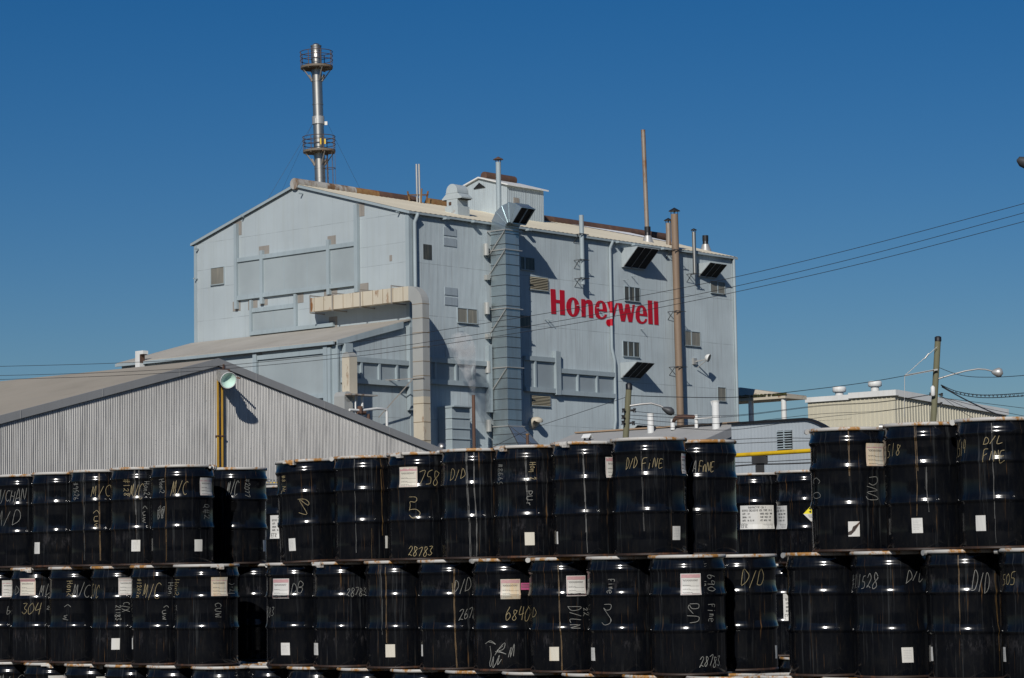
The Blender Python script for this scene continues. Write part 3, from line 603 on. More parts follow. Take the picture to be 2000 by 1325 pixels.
for py in (606, 646, 703, 767):
    yy = BF.hit({606: 606, 646: 649.5, 703: 704, 767: 765}[py], 600, 0, XF).y; mb = MB(); mb.box(XF-.03, XF-.008, yy-.03, yy+.03, zb_-.06, zt_+.15); mb.bar((XF-.02, yy, zt_+.12), (0, yy, zt_+.12), .05); mb.bar((XF, yy, zb_-.05), (0, yy, zb_-.05), .05); cd_.part('hanger', mb, M['taupe'])
mb = MB(); z = BF.hit(806, 740, 0, XF).z; mb.bar((XF-.03, ya+.02, z), (XF-.03, yb-.05, z), .06); mb.bar((XF-.9, -.02, z-.05), (XF, ya, z), .045); mb.bar((XF-1.5, -.25, z-1.9), (XF, ya, z), .045)
cd_.part('stay', mb, M['taupe'])
# ---------------- low square duct box against the wall, rusty pipe with steam
a, zt_ = rf(881, 795, .9); b, _ = rf(916, 800, .9)
bx_ = Thing('filter_housing', 'banded pale blue sheet housing low on the wall beside the rusty pipe', 'housing', BF, (a, 0, 0))
mb = MB(); mb.box(a, b, -.95, -.02, 2, zt_)
for k in range(9): z = zt_-k*.52; mb.box(a-.04, b+.04, -1.0, -.02, z-.04, z)
mb.box(a-.05, b+.05, -1.15, 0, zt_, zt_+.06); bx_.part('housing', mb, M['trim'])
p = BF.hit(924.5, 772, 1, -1.6)
rp = Thing('rusty_steam_pipe', 'thin rusty pipe standing before the wall with steam at its tip', 'pipe', BF, (p.x, -1.6, 0)); mb = MB()
mb.tube([(p.x+.02, -1.6, 0), (p.x, -1.6, p.z)], .085, 12); rp.part('pipe', mb, M['rust'])
p2 = BF.hit(1030, 850, 1, -2.6); t_ = Thing('short_rusty_pipe', 'short rusty pipe with an ochre tip in front of the flared duct base', 'pipe', BF, (p2.x, -2.6, 0)); mb = MB(); mb.tube([(p2.x, -2.6, 0), (p2.x, -2.6, p2.z-.0)], .075, 10); t_.part('pipe', mb, M['rust']); 
mb = MB(); mb.tube([(p2.x, -2.6, p2.z), (p2.x, -2.6, p2.z+.07)], .08, 10); t_.part('tip', mb, M['ochre'])
# steam
def steam_mat():
    m_ = bpy.data.materials.new('steam'); m_.use_nodes = True; t = m_.node_tree; t.nodes.clear()
    o = t.nodes.new('ShaderNodeOutputMaterial'); v = t.nodes.new('ShaderNodeVolumePrincipled'); v.inputs['Color'].default_value = (.95, .95, .95, 1); v.inputs['Anisotropy'].default_value = -.35
    tc = N(t, 'ShaderNodeTexCoord'); n = noise(t, tc.outputs['Object'], 1.6, 4, .6)
    t.links.new(ramp(t, n, .42, .7, 0, 3.0), v.inputs['Density']); t.links.new(v.outputs[0], o.inputs['Volume']); return m_
M['steam'] = steam_mat()
mb = MB(); P0 = Vector((p.x, -1.6, p.z)); v = []; f = []; n = 14; lv = [(0, .10, 0), (.5, .28, -.1), (1.1, .5, -.3), (1.8, .8, -.6), (2.4, .95, -.75), (2.9, .7, -.8), (3.1, .2, -.8)]
for z, r_, o in lv:
    for j in range(n): a = 2*math.pi*j/n; v.append((P0.x+o+r_*math.cos(a), P0.y+.35*r_*math.sin(a), P0.z+.03+z))
for i in range(len(lv)-1):
    for j in range(n): f.append((i*n+j, i*n+(j+1) % n, (i+1)*n+(j+1) % n, (i+1)*n+j))
mb.add(v, f, 0, True); mb.add(v[:n], [tuple(range(n))[::-1]]); mb.add(v[-n:], [tuple(range(n))])
Thing('steam', 'thin white steam drifting up from the rusty pipe', 'steam', BF, tuple(P0), mb=mb, mat=M['steam'], kind='stuff')
# small round wall cowl
c = BF.hit(1040, 828, 1, 0); t_ = Thing('wall_cowl', 'small quarter round cream cowl with a black mouth low on the wall', 'vent cowl', BF, tuple(c))
mb = MB(); v = []; n = 10
rings = []
for i in range(6):
    th = R(i*22); rings.append([(c.x+.32*math.cos(2*math.pi*k/12), -.3*0-.42*math.sin(th)*1.0-.32*math.sin(2*math.pi*k/12)*math.sin(th)*.6, c.z+.32*math.sin(2*math.pi*k/12)*math.cos(th)+.15*math.sin(th)) for k in range(12)])
vs = [q for r_ in rings for q in r_]; mb.add(vs, [(i*12+j, i*12+(j+1) % 12, (i+1)*12+(j+1) % 12, (i+1)*12+j) for i in range(5) for j in range(12)], 0, True); t_.part('cowl', mb, M['creamduct'])
mb = MB(); mb.add([Vector(q)*.995+Vector((c.x, -.3, c.z))*.005 for q in rings[5]], [tuple(range(12))]); t_.part('mouth', mb, M['black'])
# flood light on the long wall
c = BF.hit(1356, 702, 1, 0); fl = Thing('wall_floodlight', 'cream dish floodlight on a bracket right of the brown pipe', 'floodlight', BF, tuple(c))
mb = MB(); mb.bar((c.x, 0, c.z-.15), (c.x+.1, -.75, c.z-.05), .06); mb.box(c.x-.2, c.x+.1, -.12, 0, c.z-.3, c.z+.05); mb.bar((c.x+.1, -.1, c.z-.5), (c.x+.15, -.75, c.z-.1), .04); fl.part('bracket', mb, M['alu'])
def dish(mb, c, ax, r, depth, n=22, mi=0):
    ax = Vector(ax).normalized(); a = ax.cross(Vector((0, 0, 1))).normalized(); b = a.cross(ax); c = Vector(c); v = []
    pr = [(r*.25, -depth), (r*.6, -depth*.8), (r*.88, -depth*.35), (r, 0), (r*.97, .01)]
    for rr_, d in pr: v += [c+ax*d+rr_*(math.cos(2*math.pi*k/n)*a+math.sin(2*math.pi*k/n)*b) for k in range(n)]
    mb.add(v, [(i*n+j, i*n+(j+1) % n, (i+1)*n+(j+1) % n, (i+1)*n+j) for i in range(len(pr)-1) for j in range(n)], mi, True); mb.add(v[:n], [tuple(range(n))], mi)
def disc(mb, c, ax, r, n=22, bulge=.0, mi=0):
    ax = Vector(ax).normalized(); a = ax.cross(Vector((0, 0, 1))).normalized(); b = a.cross(ax); c = Vector(c); v = [c+ax*bulge]
    for q in (.5, 1): v += [c+ax*bulge*(1-q*q)+r*q*(math.cos(2*math.pi*k/n)*a+math.sin(2*math.pi*k/n)*b) for k in range(n)]
    mb.add(v, [(0, 1+k, 1+(k+1) % n) for k in range(n)]+[(1+k, 1+n+k, 1+n+(k+1) % n, 1+(k+1) % n) for k in range(n)], mi, True)
mb = MB(); dc = (c.x+.25, -.85, c.z+.02); dish(mb, dc, (.30, -.88, -.35), .24, .24); fl.part('dish', mb, M['white'])
mb = MB(); disc(mb, dc, (.30, -.88, -.35), .235, bulge=-.02); fl.part('lens', mb, M['windowg'])

# unseen tree belt added behind the camera to darken reflections in gloss paint
mb = MB()
for i in range(6500):
    x = random.uniform(-140, 140); y = random.uniform(-62, -48); hgt = 16+3*math.sin(x*.13)+2.5*math.sin(x*.37+1); z = random.random()*hgt; q = random.uniform(.8, 1.7)
    a_ = Vector((random.uniform(-1, 1), random.uniform(-.5, .5), random.uniform(-1, 1))).normalized()*q; b_ = a_.cross(Vector((random.uniform(-1, 1), 1, random.uniform(-1, 1)))).normalized()*q; c_ = Vector((x, y, z))
    mb.add([c_-a_-b_*.6, c_+a_*.8-b_, c_+a_+b_*.7, c_-a_*.7+b_], [(0, 1, 2, 3)])
M['leaf'] = paint('added belt leaves', (.035, .05, .02), .8, var=.4)
Thing('added_tree_belt', 'unseen dark tree belt added behind the camera to darken drum reflections', 'trees', W, (0, -55, 0), mb=mb, mat=M['leaf'], kind='stuff')
# ================================================================ tall steel chimney behind the plant
CY = 135.0; cb = atY(626, 372, CY); ct = atY(617, 84, CY); H = ct.z; lean = (ct.x-cb.x)/(ct.z-cb.z)
base = (cb.x-lean*cb.z, CY, 0)
ch = Thing('steel_chimney', 'tall stained steel chimney with two railed round platforms behind the ridge', 'chimney', W, base)
ch.o.rotation_euler = (0, math.atan(lean), 0)
def cz(py): return atY(620, py, CY).z
bx0, by0 = base[0], base[1]; r0 = .30
mb = MB(); mb.lathe([(r0, 0), (r0, cz(243)), ], (bx0, by0, 0), 28, capt=False); mb.lathe([(r0-.01, cz(243)), (r0-.01, cz(120))], (bx0, by0, 0), 28, capt=False, capb=False); mb.lathe([(r0-.005, cz(120)), (r0-.005, cz(91)), (r0-.05, cz(90)), (.16, cz(86)), (.02, cz(84.5))], (bx0, by0, 0), 28, capb=False)
for py in (91, 100, 117, 160, 205, 268, 330, 349): mb.lathe([(r0+.012, 0), (r0+.012, .05)], (bx0, by0, cz(py)), 28)
ch.part('shaft', mb, M['steel'])
mb = MB(); mb.lathe([(r0+.045, 0), (r0+.045, cz(228)-cz(243))], (bx0, by0, cz(243)), 28); mb.bar((bx0-.1, by0-r0-.06, cz(243)), (bx0-.1, by0-r0-.06, cz(233)), .06); mb.box(bx0+r0, bx0+r0+.2, by0-.03, by0+.03, cz(245), cz(238)); ch.part('collar', mb, M['alu'])
for pt, pr_, lab in ((130, 102, 'upper railed platform'), (294, 268, 'lower railed platform with a yellow gate')):
    zp = cz(pt); zr = cz(pr_); pR = .91
    mb = MB(); v = []; n = 36
    for rr_, zz in ((r0+.01, zp), (pR, zp), (pR, zp-.12), (r0+.01, zp-.12)): v += [(bx0+rr_*math.cos(2*math.pi*k/n), by0+rr_*math.sin(2*math.pi*k/n), zz) for k in range(n)]
    mb.add(v, [(i*n+j, i*n+(j+1) % n, ((i+1) % 4)*n+(j+1) % n, ((i+1) % 4)*n+j) for i in range(4) for j in range(n)], 0)
    for k in range(8):
        a = 2*math.pi*k/8+.3; mb.bar((bx0+r0*math.cos(a), by0+r0*math.sin(a), zp-.15), (bx0+pR*.97*math.cos(a), by0+pR*.97*math.sin(a), zp-.15), .05, .06)
    dk = ch.part('platform', mb, M['plat'], None, lab)
    mb = MB(); hgt = zr-zp
    for q in (.42, .72, 1.0): mb.torus((bx0, by0, zp+hgt*q), pR, .022, 40, 5)
    for k in range(8):
        a = 2*math.pi*k/8+.35; mb.bar((bx0+pR*math.cos(a), by0+pR*math.sin(a), zp), (bx0+pR*math.cos(a), by0+pR*math.sin(a), zr), .04)
    ch.part('railing', mb, M['railing'], dk)
    mb = MB()
    for k in range(4):
        a = R(45+90*k-20); mb.bar((bx0+pR*.93*math.cos(a), by0+pR*.93*math.sin(a), zp-.13), (bx0+r0*math.cos(a), by0+r0*math.sin(a), zp-.85), .05)
    for a in (R(200), R(-20)): mb.bar((bx0+r0*math.cos(a)*1.5, by0+r0*math.sin(a)*1.5, zp-.5), (bx0+r0*math.cos(a), by0+r0*math.sin(a), zp-.86), .1)
    ch.part('braces', mb, M['taupe'], dk)
mb = MB(); a0 = bx0+.58; zt_, zb_ = cz(294), cz(400)
for yy in (-.18, .18): mb.bar((a0-.12, by0+yy-.2, zb_), (a0-.12, by0+yy-.2, zt_), .035)
k = 0; z = zb_
while z < zt_: mb.bar((a0-.12, by0-.38, z), (a0-.12, by0-.02, z), .025); z += .3
z = zb_
while z < zt_-.2: mb.torus((a0, by0-.2, z), .3, .018, 18, 4); z += 1.0
for k in range(6): a = 2*math.pi*k/6; mb.bar((a0+.3*math.cos(a), by0-.2+.3*math.sin(a), zb_), (a0+.3*math.cos(a), by0-.2+.3*math.sin(a), zt_), .02)
ch.part('caged_ladder', mb, M['railing'])
mb = MB(); mb.box(bx0+.12, bx0+.20, by0-.95, by0-.9, cz(288), cz(276)); mb.box(bx0+.36, bx0+.44, by0-.88, by0-.83, cz(287), cz(277)); ch.part('gate', mb, M['yellow'])
mb = MB()
for e, d_ in (((540, 388), -2), ((568, 372), 2), ((722, 372), 1)):
    q = atY(*e, CY+d_); s0 = Vector((bx0+(-.32 if e[0] < 600 else .5), by0, cz(241))); q = Vector((q.x+base[0]*0, q.y, q.z)); mb.tube([s0, q], .007, 4, smooth=False)
ch.part('guy_wires', mb, M['wire'])

# ================================================================ annex plumbing seen over the shed roof
q = BF.hit(683, 745, 1, -.9); t_ = Thing('lagged_duct', 'rust streaked cream lagged duct standing against the annex end wall', 'duct', BF, (q.x, -.9, 0))
zt_ = BF.hit(683, 692, 1, -.9).z; z1 = BF.hit(683, 775, 1, -.9).z; mb = MB()
mb.box(q.x-.26, q.x+.26, -1.15, -.65, z1-.2, zt_-.15); t_.part('riser', mb, M['creamduct'], None, 'lagging streaked with rust')
mb = MB(); mb.tube([(q.x-.25, -.9, zt_-.16), (q.x+.25, -.9, zt_-.16)], .25, 12); mb.box(q.x-.75, q.x-.20, -1.3, -.6, 4, z1-.05); mb.tube([(q.x-.5, -1.3, z1-.05), (q.x-.5, -.6, z1-.05)], .26, 12); t_.part('lagged_foot', mb, M['greyduct'])
q = BF.hit(700, 771, 1, -1.5); t_ = Thing('pipe_rack', 'pale pipe frame with a flat rusty tray and valves above the shed rake', 'pipework', BF, (q.x, -1.5, 0)); mb = MB()
z = q.z; mb.box(q.x-.7, q.x+1.1, -1.7, -1.2, z-.05, z+.02); t_.part('tray', mb, M['rustmix'])
mb = MB(); mb.tube([(q.x+.35, -1.4, 5), (q.x+.35, -1.4, z)], .06, 8); mb.tube([(q.x-.6, -1.5, z-.75), (q.x+.2, -1.5, z-.75), (q.x+1.2, -1.5, z-.62), (q.x+1.85, -1.5, z-.62), (q.x+1.9, -1.5, z-.75), (q.x+1.9, -1.5, 5)], .065, 8)
mb.tube([(q.x-.15, -1.45, z), (q.x-.15, -1.45, 5)], .04, 6); t_.part('pipes', mb, M['white'])
mb = MB(); mb.tube([(q.x+.1, -1.5, z-.9), (q.x+.1, -1.5, z-.55)], .13, 8); mb.tube([(q.x+.65, -1.5, z-1.3), (q.x+.65, -1.5, z-.9)], .08, 8); mb.tube([(q.x-.1, -1.5, z-.85), (q.x+.45, -1.5, z-.85)], .09, 8); t_.part('valves', mb, M['rust'])

# ================================================================ corrugated shed in front
SF = Frame((-9.361, 77.0, 0), YAW); SA = 8.35; SS = .252; SL, SR_ = -22.0, 13.2
sh = Thing('corrugated_shed', 'long low shed of raw ribbed siding, left in front of the plant', 'shed', SF, (0, 0, 0))
mb = MB(); mb.corr(SL, SR_, 0, lambda a: SA-.12-SS*abs(a), lambda a, o, z: (a, -o, z), pitch=.0668, amp=.023, seg=8); sh.part('gable_wall', mb, M['shed'])
mb = MB(); mb.add([(SL, 0, 0), (SL, 34, 0), (SL, 34, SA+SS*SL), (SL, 0, SA+SS*SL)], [(0, 1, 2, 3)]); mb.add([(SR_, 0, 0), (SR_, 34, 0), (SR_, 34, SA-SS*SR_), (SR_, 0, SA-SS*SR_)], [(3, 2, 1, 0)])
mb.add([(SL, 34, 0), (SR_, 34, 0), (SR_, 34, SA-SS*SR_), (0, 34, SA), (SL, 34, SA+SS*SL)], [(4, 3, 2, 1, 0)]); sh.part('rear_walls', mb, M['shed'])
mb = MB()
for a in (SL-.3, SR_+.3): mb.hexa([(a, -.02, SA-SS*abs(a)+.02), (0, -.02, SA+.02), (0, 34.2, SA+.02), (a, 34.2, SA-SS*abs(a)+.02)], [(a, -.02, SA-SS*abs(a)+.12), (0, -.02, SA+.12), (0, 34.2, SA+.12), (a, 34.2, SA-SS*abs(a)+.12)])
rf_ = sh.part('roof', mb, M['shedroof'])
mb = MB()
for a in (SL-.3, SR_+.3):
    mb.hexa([(a, -.085, SA-SS*abs(a)-.11), (0, -.085, SA-.11), (0, -.025, SA-.11), (a, -.025, SA-SS*abs(a)-.11)], [(a, -.085, SA-SS*abs(a)+.135), (0, -.085, SA+.135), (0, -.025, SA+.135), (a, -.025, SA-SS*abs(a)+.135)])
    k = 1.6
    while k < abs(a): kk = math.copysign(k, a); mb.box(kk-.012, kk+.012, -.095, -.084, SA-SS*k-.11, SA-SS*k+.13); k += 3.05
sh.part('fascia', mb, M['fascia'], rf_)
for dx in (-.06, .12):
    t_ = Thing('gas_pipe', ('left' if dx < 0 else 'right')+' of two rusty yellow pipes running up the shed wall under the floodlight', 'pipe', SF, (dx, -.1, 0), 'yellow pipes on the shed wall')
    mb = MB(); zz = SF.hit(424, 742, 1, -.1).z; mb.tube([(dx, -.1, 0), (dx, -.1, zz)], .038, 10); t_.part('pipe', mb, M['ochrepipe'])
    mb = MB(); 
    for q in (2, 4, 6): mb.box(dx-.055, dx+.055, -.15, 0, q, q+.04)
    t_.part('clamps', mb, M['rust'])
c = SF.hit(446, 743, 1, -.85); fl = Thing('shed_floodlight', 'floodlight with a big pale green lens below the peak of the shed', 'floodlight', SF, (.2, 0, c.z+.2))
mb = MB(); mb.box(.02, .32, -.25, -.03, c.z-.05, c.z+.42); mb.bar((.2, -.2, c.z+.2), (.35, -.7, c.z+.1), .05); mb.bar((.18, -.1, SA-.5), (.18, -.1, SA-.05), .05); fl.part('bracket', mb, M['rust'])
b0 = SF.hit(436, 718, 1, -.6); ax = Vector((c.x, c.y, c.z))-Vector((b0.x, b0.y, b0.z)); ax = Vector((-.30, -.86, -.36)).normalized()
mb = MB(); hb = Vector(c)-ax*.62; u_ = ax.cross(Vector((0, 0, 1))).normalized()*.15; v_ = u_.normalized().cross(ax)*.15
mb.hexa([hb-u_-v_, hb+u_-v_, hb+u_+v_, hb-u_+v_], [hb+ax*.38-u_-v_, hb+ax*.38+u_-v_, hb+ax*.38+u_+v_, hb+ax*.38-u_+v_])
for k in range(4): mb.hexa(*[[hb+ax*(s_)+u_*1.12*i+v_*1.12*j for i, j in ((-1, -1), (1, -1), (1, 1), (-1, 1))] for s_ in (.05+k*.08, .07+k*.08)])
fl.part('ballast_housing', mb, M['alu'])
mb = MB(); dish(mb, c, ax, .27, .26); fl.part('reflector', mb, M['alu'])
mb = MB(); disc(mb, Vector(c)+ax*.012, ax, .245, bulge=-.13); fl.part('lens', mb, M['lensglass']); mb = MB(); q_ = ax.cross(Vector((0, 0, 1))).normalized(); w_ = q_.cross(ax); mb.tube([Vector(c)+ax*.012+.262*(math.cos(2*math.pi*k/24)*q_+math.sin(2*math.pi*k/24)*w_) for k in range(25)], .012, 6); fl.part('rim', mb, M['white'])
# annex roof cowl (left)
q = BF.hit(274, 702, 1, 14.2); t_ = Thing('roof_cowl', 'small white roof vent with a turned down mouth far left on the annex', 'roof vent', BF, tuple(q)); mb = MB(); x, y, z = q
mb.box(x-.17, x+.17, y-.15, y+.2, z-.9, z+.42); mb.box(x-.17, x+.17, y-.42, y-.15, z+.24, z+.42); t_.part('cowl', mb, M['white']); mb = MB(); mb.box(x-.13, x+.13, y-.40, y-.17, z+.20, z+.235); mb.box(x-.16, x+.16, y-.17, y-.155, z-.2, z+.2); t_.part('mouth', mb, M['rust'])
# small shiny dome lamp seen over the shed rake end
c_ = SF.hit(863, 874, 1, .8); t_ = Thing('dome_lamp', 'small bright round lamp at the lower end of the shed rake', 'lamp', SF, (c_.x, c_.y, 0)); mb = MB(); mb.tube([(c_.x+.1, c_.y, 0), (c_.x+.1, c_.y, c_.z-.1)], .04, 8); t_.part('post', mb, M['alu']); mb = MB(); dish(mb, c_, (.4, -.2, -.85), .17, .16); t_.part('dome', mb, M['steel'])

# ================================================================ low buildings at right
# low grey gable roof
LO = atY(1436, 829, 92); LF = Frame((LO.x, LO.y, 0), YAW); la = LO.z; ld = LF.hit(1130, 848, 0, 0).y; lw = 9.0; ls = .30
lb = Thing('low_gable_building', 'low building whose grey roof with an orange ridge edge lies before the long wall', 'building', LF, (0, 0, 0))
mb = MB(); mb.corr(-lw, lw*.6, 0, lambda a: la-.12-ls*abs(a), lambda a, o, z: (a, -o, z), pitch=.1, amp=.012); mb.add([(-lw, 0, 0), (-lw, ld, 0), (-lw, ld, la-ls*lw), (-lw, 0, la-ls*lw)], [(0, 1, 2, 3)]); mb.add([(lw*.6, 0, 0), (lw*.6, ld, 0), (lw*.6, ld, la-ls*lw*.6), (lw*.6, 0, la-ls*lw*.6)], [(0, 1, 2, 3)])
mb.add([(-lw, ld, 0), (lw*.6, ld, 0), (lw*.6, ld, la-ls*lw*.6), (0, ld, la), (-lw, ld, la-ls*lw)], [(0, 1, 2, 3, 4)]); lb.part('wall', mb, M['sidegrey'])
mb = MB()
for a in (-lw-.3, lw*.6+.2): mb.hexa([(a, -.25, la-ls*abs(a)-.05), (0, -.25, la-.05), (0, ld+.2, la-.05), (a, ld+.2, la-ls*abs(a)-.05)], [(a, -.25, la-ls*abs(a)+.03), (0, -.25, la+.03), (0, ld+.2, la+.03), (a, ld+.2, la-ls*abs(a)+.03)])
lr = lb.part('roof', mb, M['lowroof'])
mb = MB(); mb.box(-.13, .05, -.2, ld+.1, la+.035, la+.09); lb.part('ridge_strip', mb, M['ridge'], lr, 'orange brown ridge strip')
mb = MB(); mb.hexa([(-lw-.3, -.32, la-ls*(lw+.3)-.3), (0, -.32, la-.3), (0, -.255, la-.3), (-lw-.3, -.255, la-ls*(lw+.3)-.3)], [(-lw-.3, -.32, la-ls*(lw+.3)+.04), (0, -.32, la+.04), (0, -.255, la+.04), (-lw-.3, -.255, la-ls*(lw+.3)+.04)]); lb.part('rake_trim', mb, M['fascia'], lr)
# stacks on that roof
def lroof(px, py): return LF.hitp(px, py, (-ls, 0, 1), la+.03)
for px, pt, pbt, r_, lab in ((1398.5, 783, 829, .145, 'thick white stack standing highest near the right end of the low grey roof'), (1271, 808, 840, .13, 'shorter white stack on the low grey roof right of the lamp pole')):
    c = LF.hit(px, pbt, 0, -.6); t_ = Thing('white_stack', lab, 'stack', LF, (c.x, c.y, la-.4), 'white stacks on the low roof'); zt_ = LF.hit(px, pt, 0, -.6).z; mb = MB(); mb.tube([(c.x, c.y, la-.4), (c.x, c.y, zt_)], r_, 16); t_.part('pipe', mb, M['white'])
    mb = MB(); mb.lathe([(r_+.01, 0), (r_+.01, .05)], (c.x, c.y, zt_-.05), 16); t_.part('rim', mb, M['label'])
c = LF.hit(1314, 833, 0, -.5); d_ = LF.hit(1360, 827, 0, -.5); za = LF.hit(1313, 818, 0, -.5).z
t_ = Thing('elbow_pipe', 'dark rusty bent pipe on white stubs lying along the low roof', 'pipe', LF, (c.x, c.y, la)); mb = MB()
mb.tube([(-.5, c.y, la+.3), (-.5, c.y-.02, za-.12), (-.5, c.y-.16, za+.02), (-.5, c.y-.5, za+.05), (-.5, d_.y, la+.33)], .085, 10); t_.part('pipe', mb, M['rust'])
mb = MB(); mb.tube([(-.5, c.y, la-.1), (-.5, c.y, la+.3)], .09, 10); t_.part('stub', mb, M['white']); mb = MB(); mb.tube([(-.5, d_.y, la-.1), (-.5, d_.y, la+.42)], .07, 10); mb.box(-.6, -.4, d_.y-1.1, d_.y, la+.25, la+.3); mb.bar((-.5, d_.y-.9, la+.3), (-.5, LF.hit(1389, 785, 0, -.5).y, LF.hit(1390, 784, 0, -.5).z), .035); t_.part('stub', mb, M['white'])
q = lroof(1147, 862); t_ = Thing('roof_vent', 'tiny white two legged vent on the low grey roof', 'roof vent', LF, tuple(q)); x, y, z = q; mb = MB()
mb.hexa([(x-.12, y-.2, z+.12), (x, y-.2, z+.25), (x, y+.2, z+.25), (x-.12, y+.2, z+.12)], [(x-.12, y-.2, z+.15), (x, y-.2, z+.28), (x, y+.2, z+.28), (x-.12, y+.2, z+.15)])
mb.hexa([(x+.12, y-.2, z+.12), (x, y-.2, z+.25), (x, y+.2, z+.25), (x+.12, y+.2, z+.12)], [(x+.12, y-.2, z+.15), (x, y-.2, z+.28), (x, y+.2, z+.28), (x+.12, y+.2, z+.15)]); t_.part('cap', mb, M['white'])
mb = MB(); mb.box(x-.03, x+.03, y-.15, y-.1, z-.1, z+.14); mb.box(x-.03, x+.03, y+.1, y+.15, z-.1, z+.14); t_.part('legs', mb, M['black'])
# grey building with bent roof edge
GO = atY(1437, 829, 88); GF = Frame((GO.x, GO.y, 0), YAW)
y1 = GF.hit(1575, 821, 0, 0).y; y2 = GF.hit(1612, 835, 0, 0).y; gz = GO.z; gz2 = GF.hit(1612, 834, 0, 0).z
gb = Thing('grey_flat_building', 'low grey corrugated building with a louvre and a roof edge bending down at its right', 'building', GF, (0, 0, 0))
gtop = lambda a: gz if a > y1 else gz-(gz-gz2)*((y1-a)/(y1-y2))**1.4
mb = MB(); mb.corr(y2-.7, .2, 0, gtop, lambda a, o, z: (-o, a, z), pitch=.15, amp=.003); mb.add([(0, .2, 0), (7, .2, 0), (7, .2, gz), (0, .2, gz)], [(0, 1, 2, 3)]); ye_ = y2-.7; ze_ = gtop(ye_); mb.add([(0, ye_, 0), (7, ye_, 0), (7, ye_, ze_), (0, ye_, ze_), (7, .2, 0), (7, .2, ze_)], [(0, 1, 2, 3), (1, 4, 5, 2)]); gb.part('wall', mb, M['sidegrey'])
mb = MB(); ks = [.3, y1]+[y1+(y2-y1)*k/6 for k in range(1, 7)]+[y2-.7]
for a, b in zip(ks, ks[1:]): mb.hexa([(-.12, a, gtop(a)), (.06, a, gtop(a)), (.06, b, gtop(b)), (-.12, b, gtop(b))], [(-.12, a, gtop(a)+.07), (.06, a, gtop(a)+.07), (.06, b, gtop(b)+.07), (-.12, b, gtop(b)+.07)])
mb.box(.06, 7, y2-.7, .2, gz2-.75, gz2-.65)
gb.part('roof', mb, M['black'])
a_ = GF.hit(1519, 842, 0, 0); b_ = GF.hit(1548, 877, 0, 0)
mb = MB(); mb.box(-.02, .02, b_.y, a_.y, b_.z, a_.z)
for k in range(8): z = b_.z+(a_.z-b_.z)*k/7.6; mb.box(-.10, -.03, b_.y, a_.y, z, z+.035, 1)
mb.box(-.09, -.03, (a_.y+b_.y)/2-.02, (a_.y+b_.y)/2+.02, b_.z, a_.z, 1); gb.part('louvre', mb, [M['dark'], M['trim']])
# canopy with columns
KO = atY(1474, 764, 146); KF = Frame((KO.x, KO.y, 0), YAW)
t_ = Thing('canopy', 'flat canopy with a mossy edge on white columns beside the end of the plant', 'canopy', KF, (0, 0, 0)); e0 = KF.hit(1400, 772, 0, -.0); e1 = KF.hit(1534, 778, 0, 0); zc = (KF.hit(1450, 772, 0, 0).z+e1.z)/2+.1
mb = MB(); y0_, y1_ = e1.y, e0.y; mb.box(0, 2.2, y0_, y1_, zc-.28, zc-.06); ap = KF.hit(1447, 757, 0, 1.1)
mb.add([(0, y0_, zc-.05), (2.2, y0_, zc-.05), (2.2, y1_, zc-.05), (0, y1_, zc-.05), (1.1, ap.y, ap.z), (1.1, y1_, ap.z)], [(0, 1, 4), (1, 2, 5, 4), (2, 3, 5), (3, 0, 4, 5)]); kr = t_.part('roof', mb, M['creamduct'])
mb = MB()
for k in range(110):
    yy = random.uniform(y0_, y1_); h_ = random.uniform(.03, .15)
    mb.box(-.06, .0+random.random()*.2, yy-.06, yy+.06, zc-.09, zc-.03+random.random()*.1)
M['moss'] = paint('moss', (.10, .10, .03), .9, var=.4); t_.part('moss', mb, M['moss'], kr)
for px in (1467, 1531):
    c = KF.hit(px, 800, 0, .25); mb = MB(); mb.tube([(.25, c.y, 0), (.25, c.y, zc-.25)], .16, 12); t_.part('column', mb, M['white'])
# beige hall
BO = atY(1747.5, 765, 150); HF = Frame((BO.x, BO.y, 0), YAW); hz = BO.z+.1
bh = Thing('beige_hall', 'beige ribbed metal hall with white cornice in the right distance', 'building', HF, (0, 0, 0)); ym = HF.hit(1660, 775, 0, 0).y; yl = HF.hit(1577, 785, 0, 0).y; hz2 = HF.hit(1600, 781.5, 0, 0).z; xr2 = HF.hit(1965, 800, 1, 0).x; hz3 = HF.hit(1963, 800, 1, 0).z
mb = MB()
def rib(a0, a1, zt, fn, pitch=.32):
    n = int((a1-a0)/pitch)
    for i in range(n):
        a = a0+i*pitch; mb.add([fn(a, 0, 0), fn(a+pitch*.72, 0, 0), fn(a+pitch*.8, .05, 0), fn(a+pitch*.92, .05, 0), fn(a+pitch, 0, 0), fn(a, 0, zt(a)), fn(a+pitch*.72, 0, zt(a)), fn(a+pitch*.8, .05, zt(a)), fn(a+pitch*.92, .05, zt(a)), fn(a+pitch, 0, zt(a))], [(k, k+1, k+6, k+5) for k in range(4)])
rib(0, ym, lambda a: hz-.3, lambda a, o, z: (-o, a, z)); mb.box(.03, .07, ym-.6, yl, 0, hz2-.12); rib(ym, yl, lambda a: hz2-.1, lambda a, o, z: (.06-o, a, z)); rib(0, xr2, lambda a: hz-.35+(hz3-hz)*a/xr2, lambda a, o, z: (a, -o, z))
mb.add([(xr2, 0, 0), (xr2, yl, 0), (xr2, yl, hz3), (xr2, 0, hz3)], [(0, 1, 2, 3)]); bh.part('wall', mb, M['beige'])
mb = MB(); mb.box(-.2, .15, -.2, ym, hz-.35, hz); mb.box(-.12, .15, ym, yl+.1, hz2-.12, hz2+.2)
mb.hexa([(.16, -.2, hz-.40), (xr2, -.2, hz3-.40), (xr2, .1, hz3-.40), (.16, .1, hz-.40)], [(.16, -.2, hz), (xr2, -.2, hz3), (xr2, .1, hz3), (.16, .1, hz)]); bh.part('cornice', mb, M['white'])
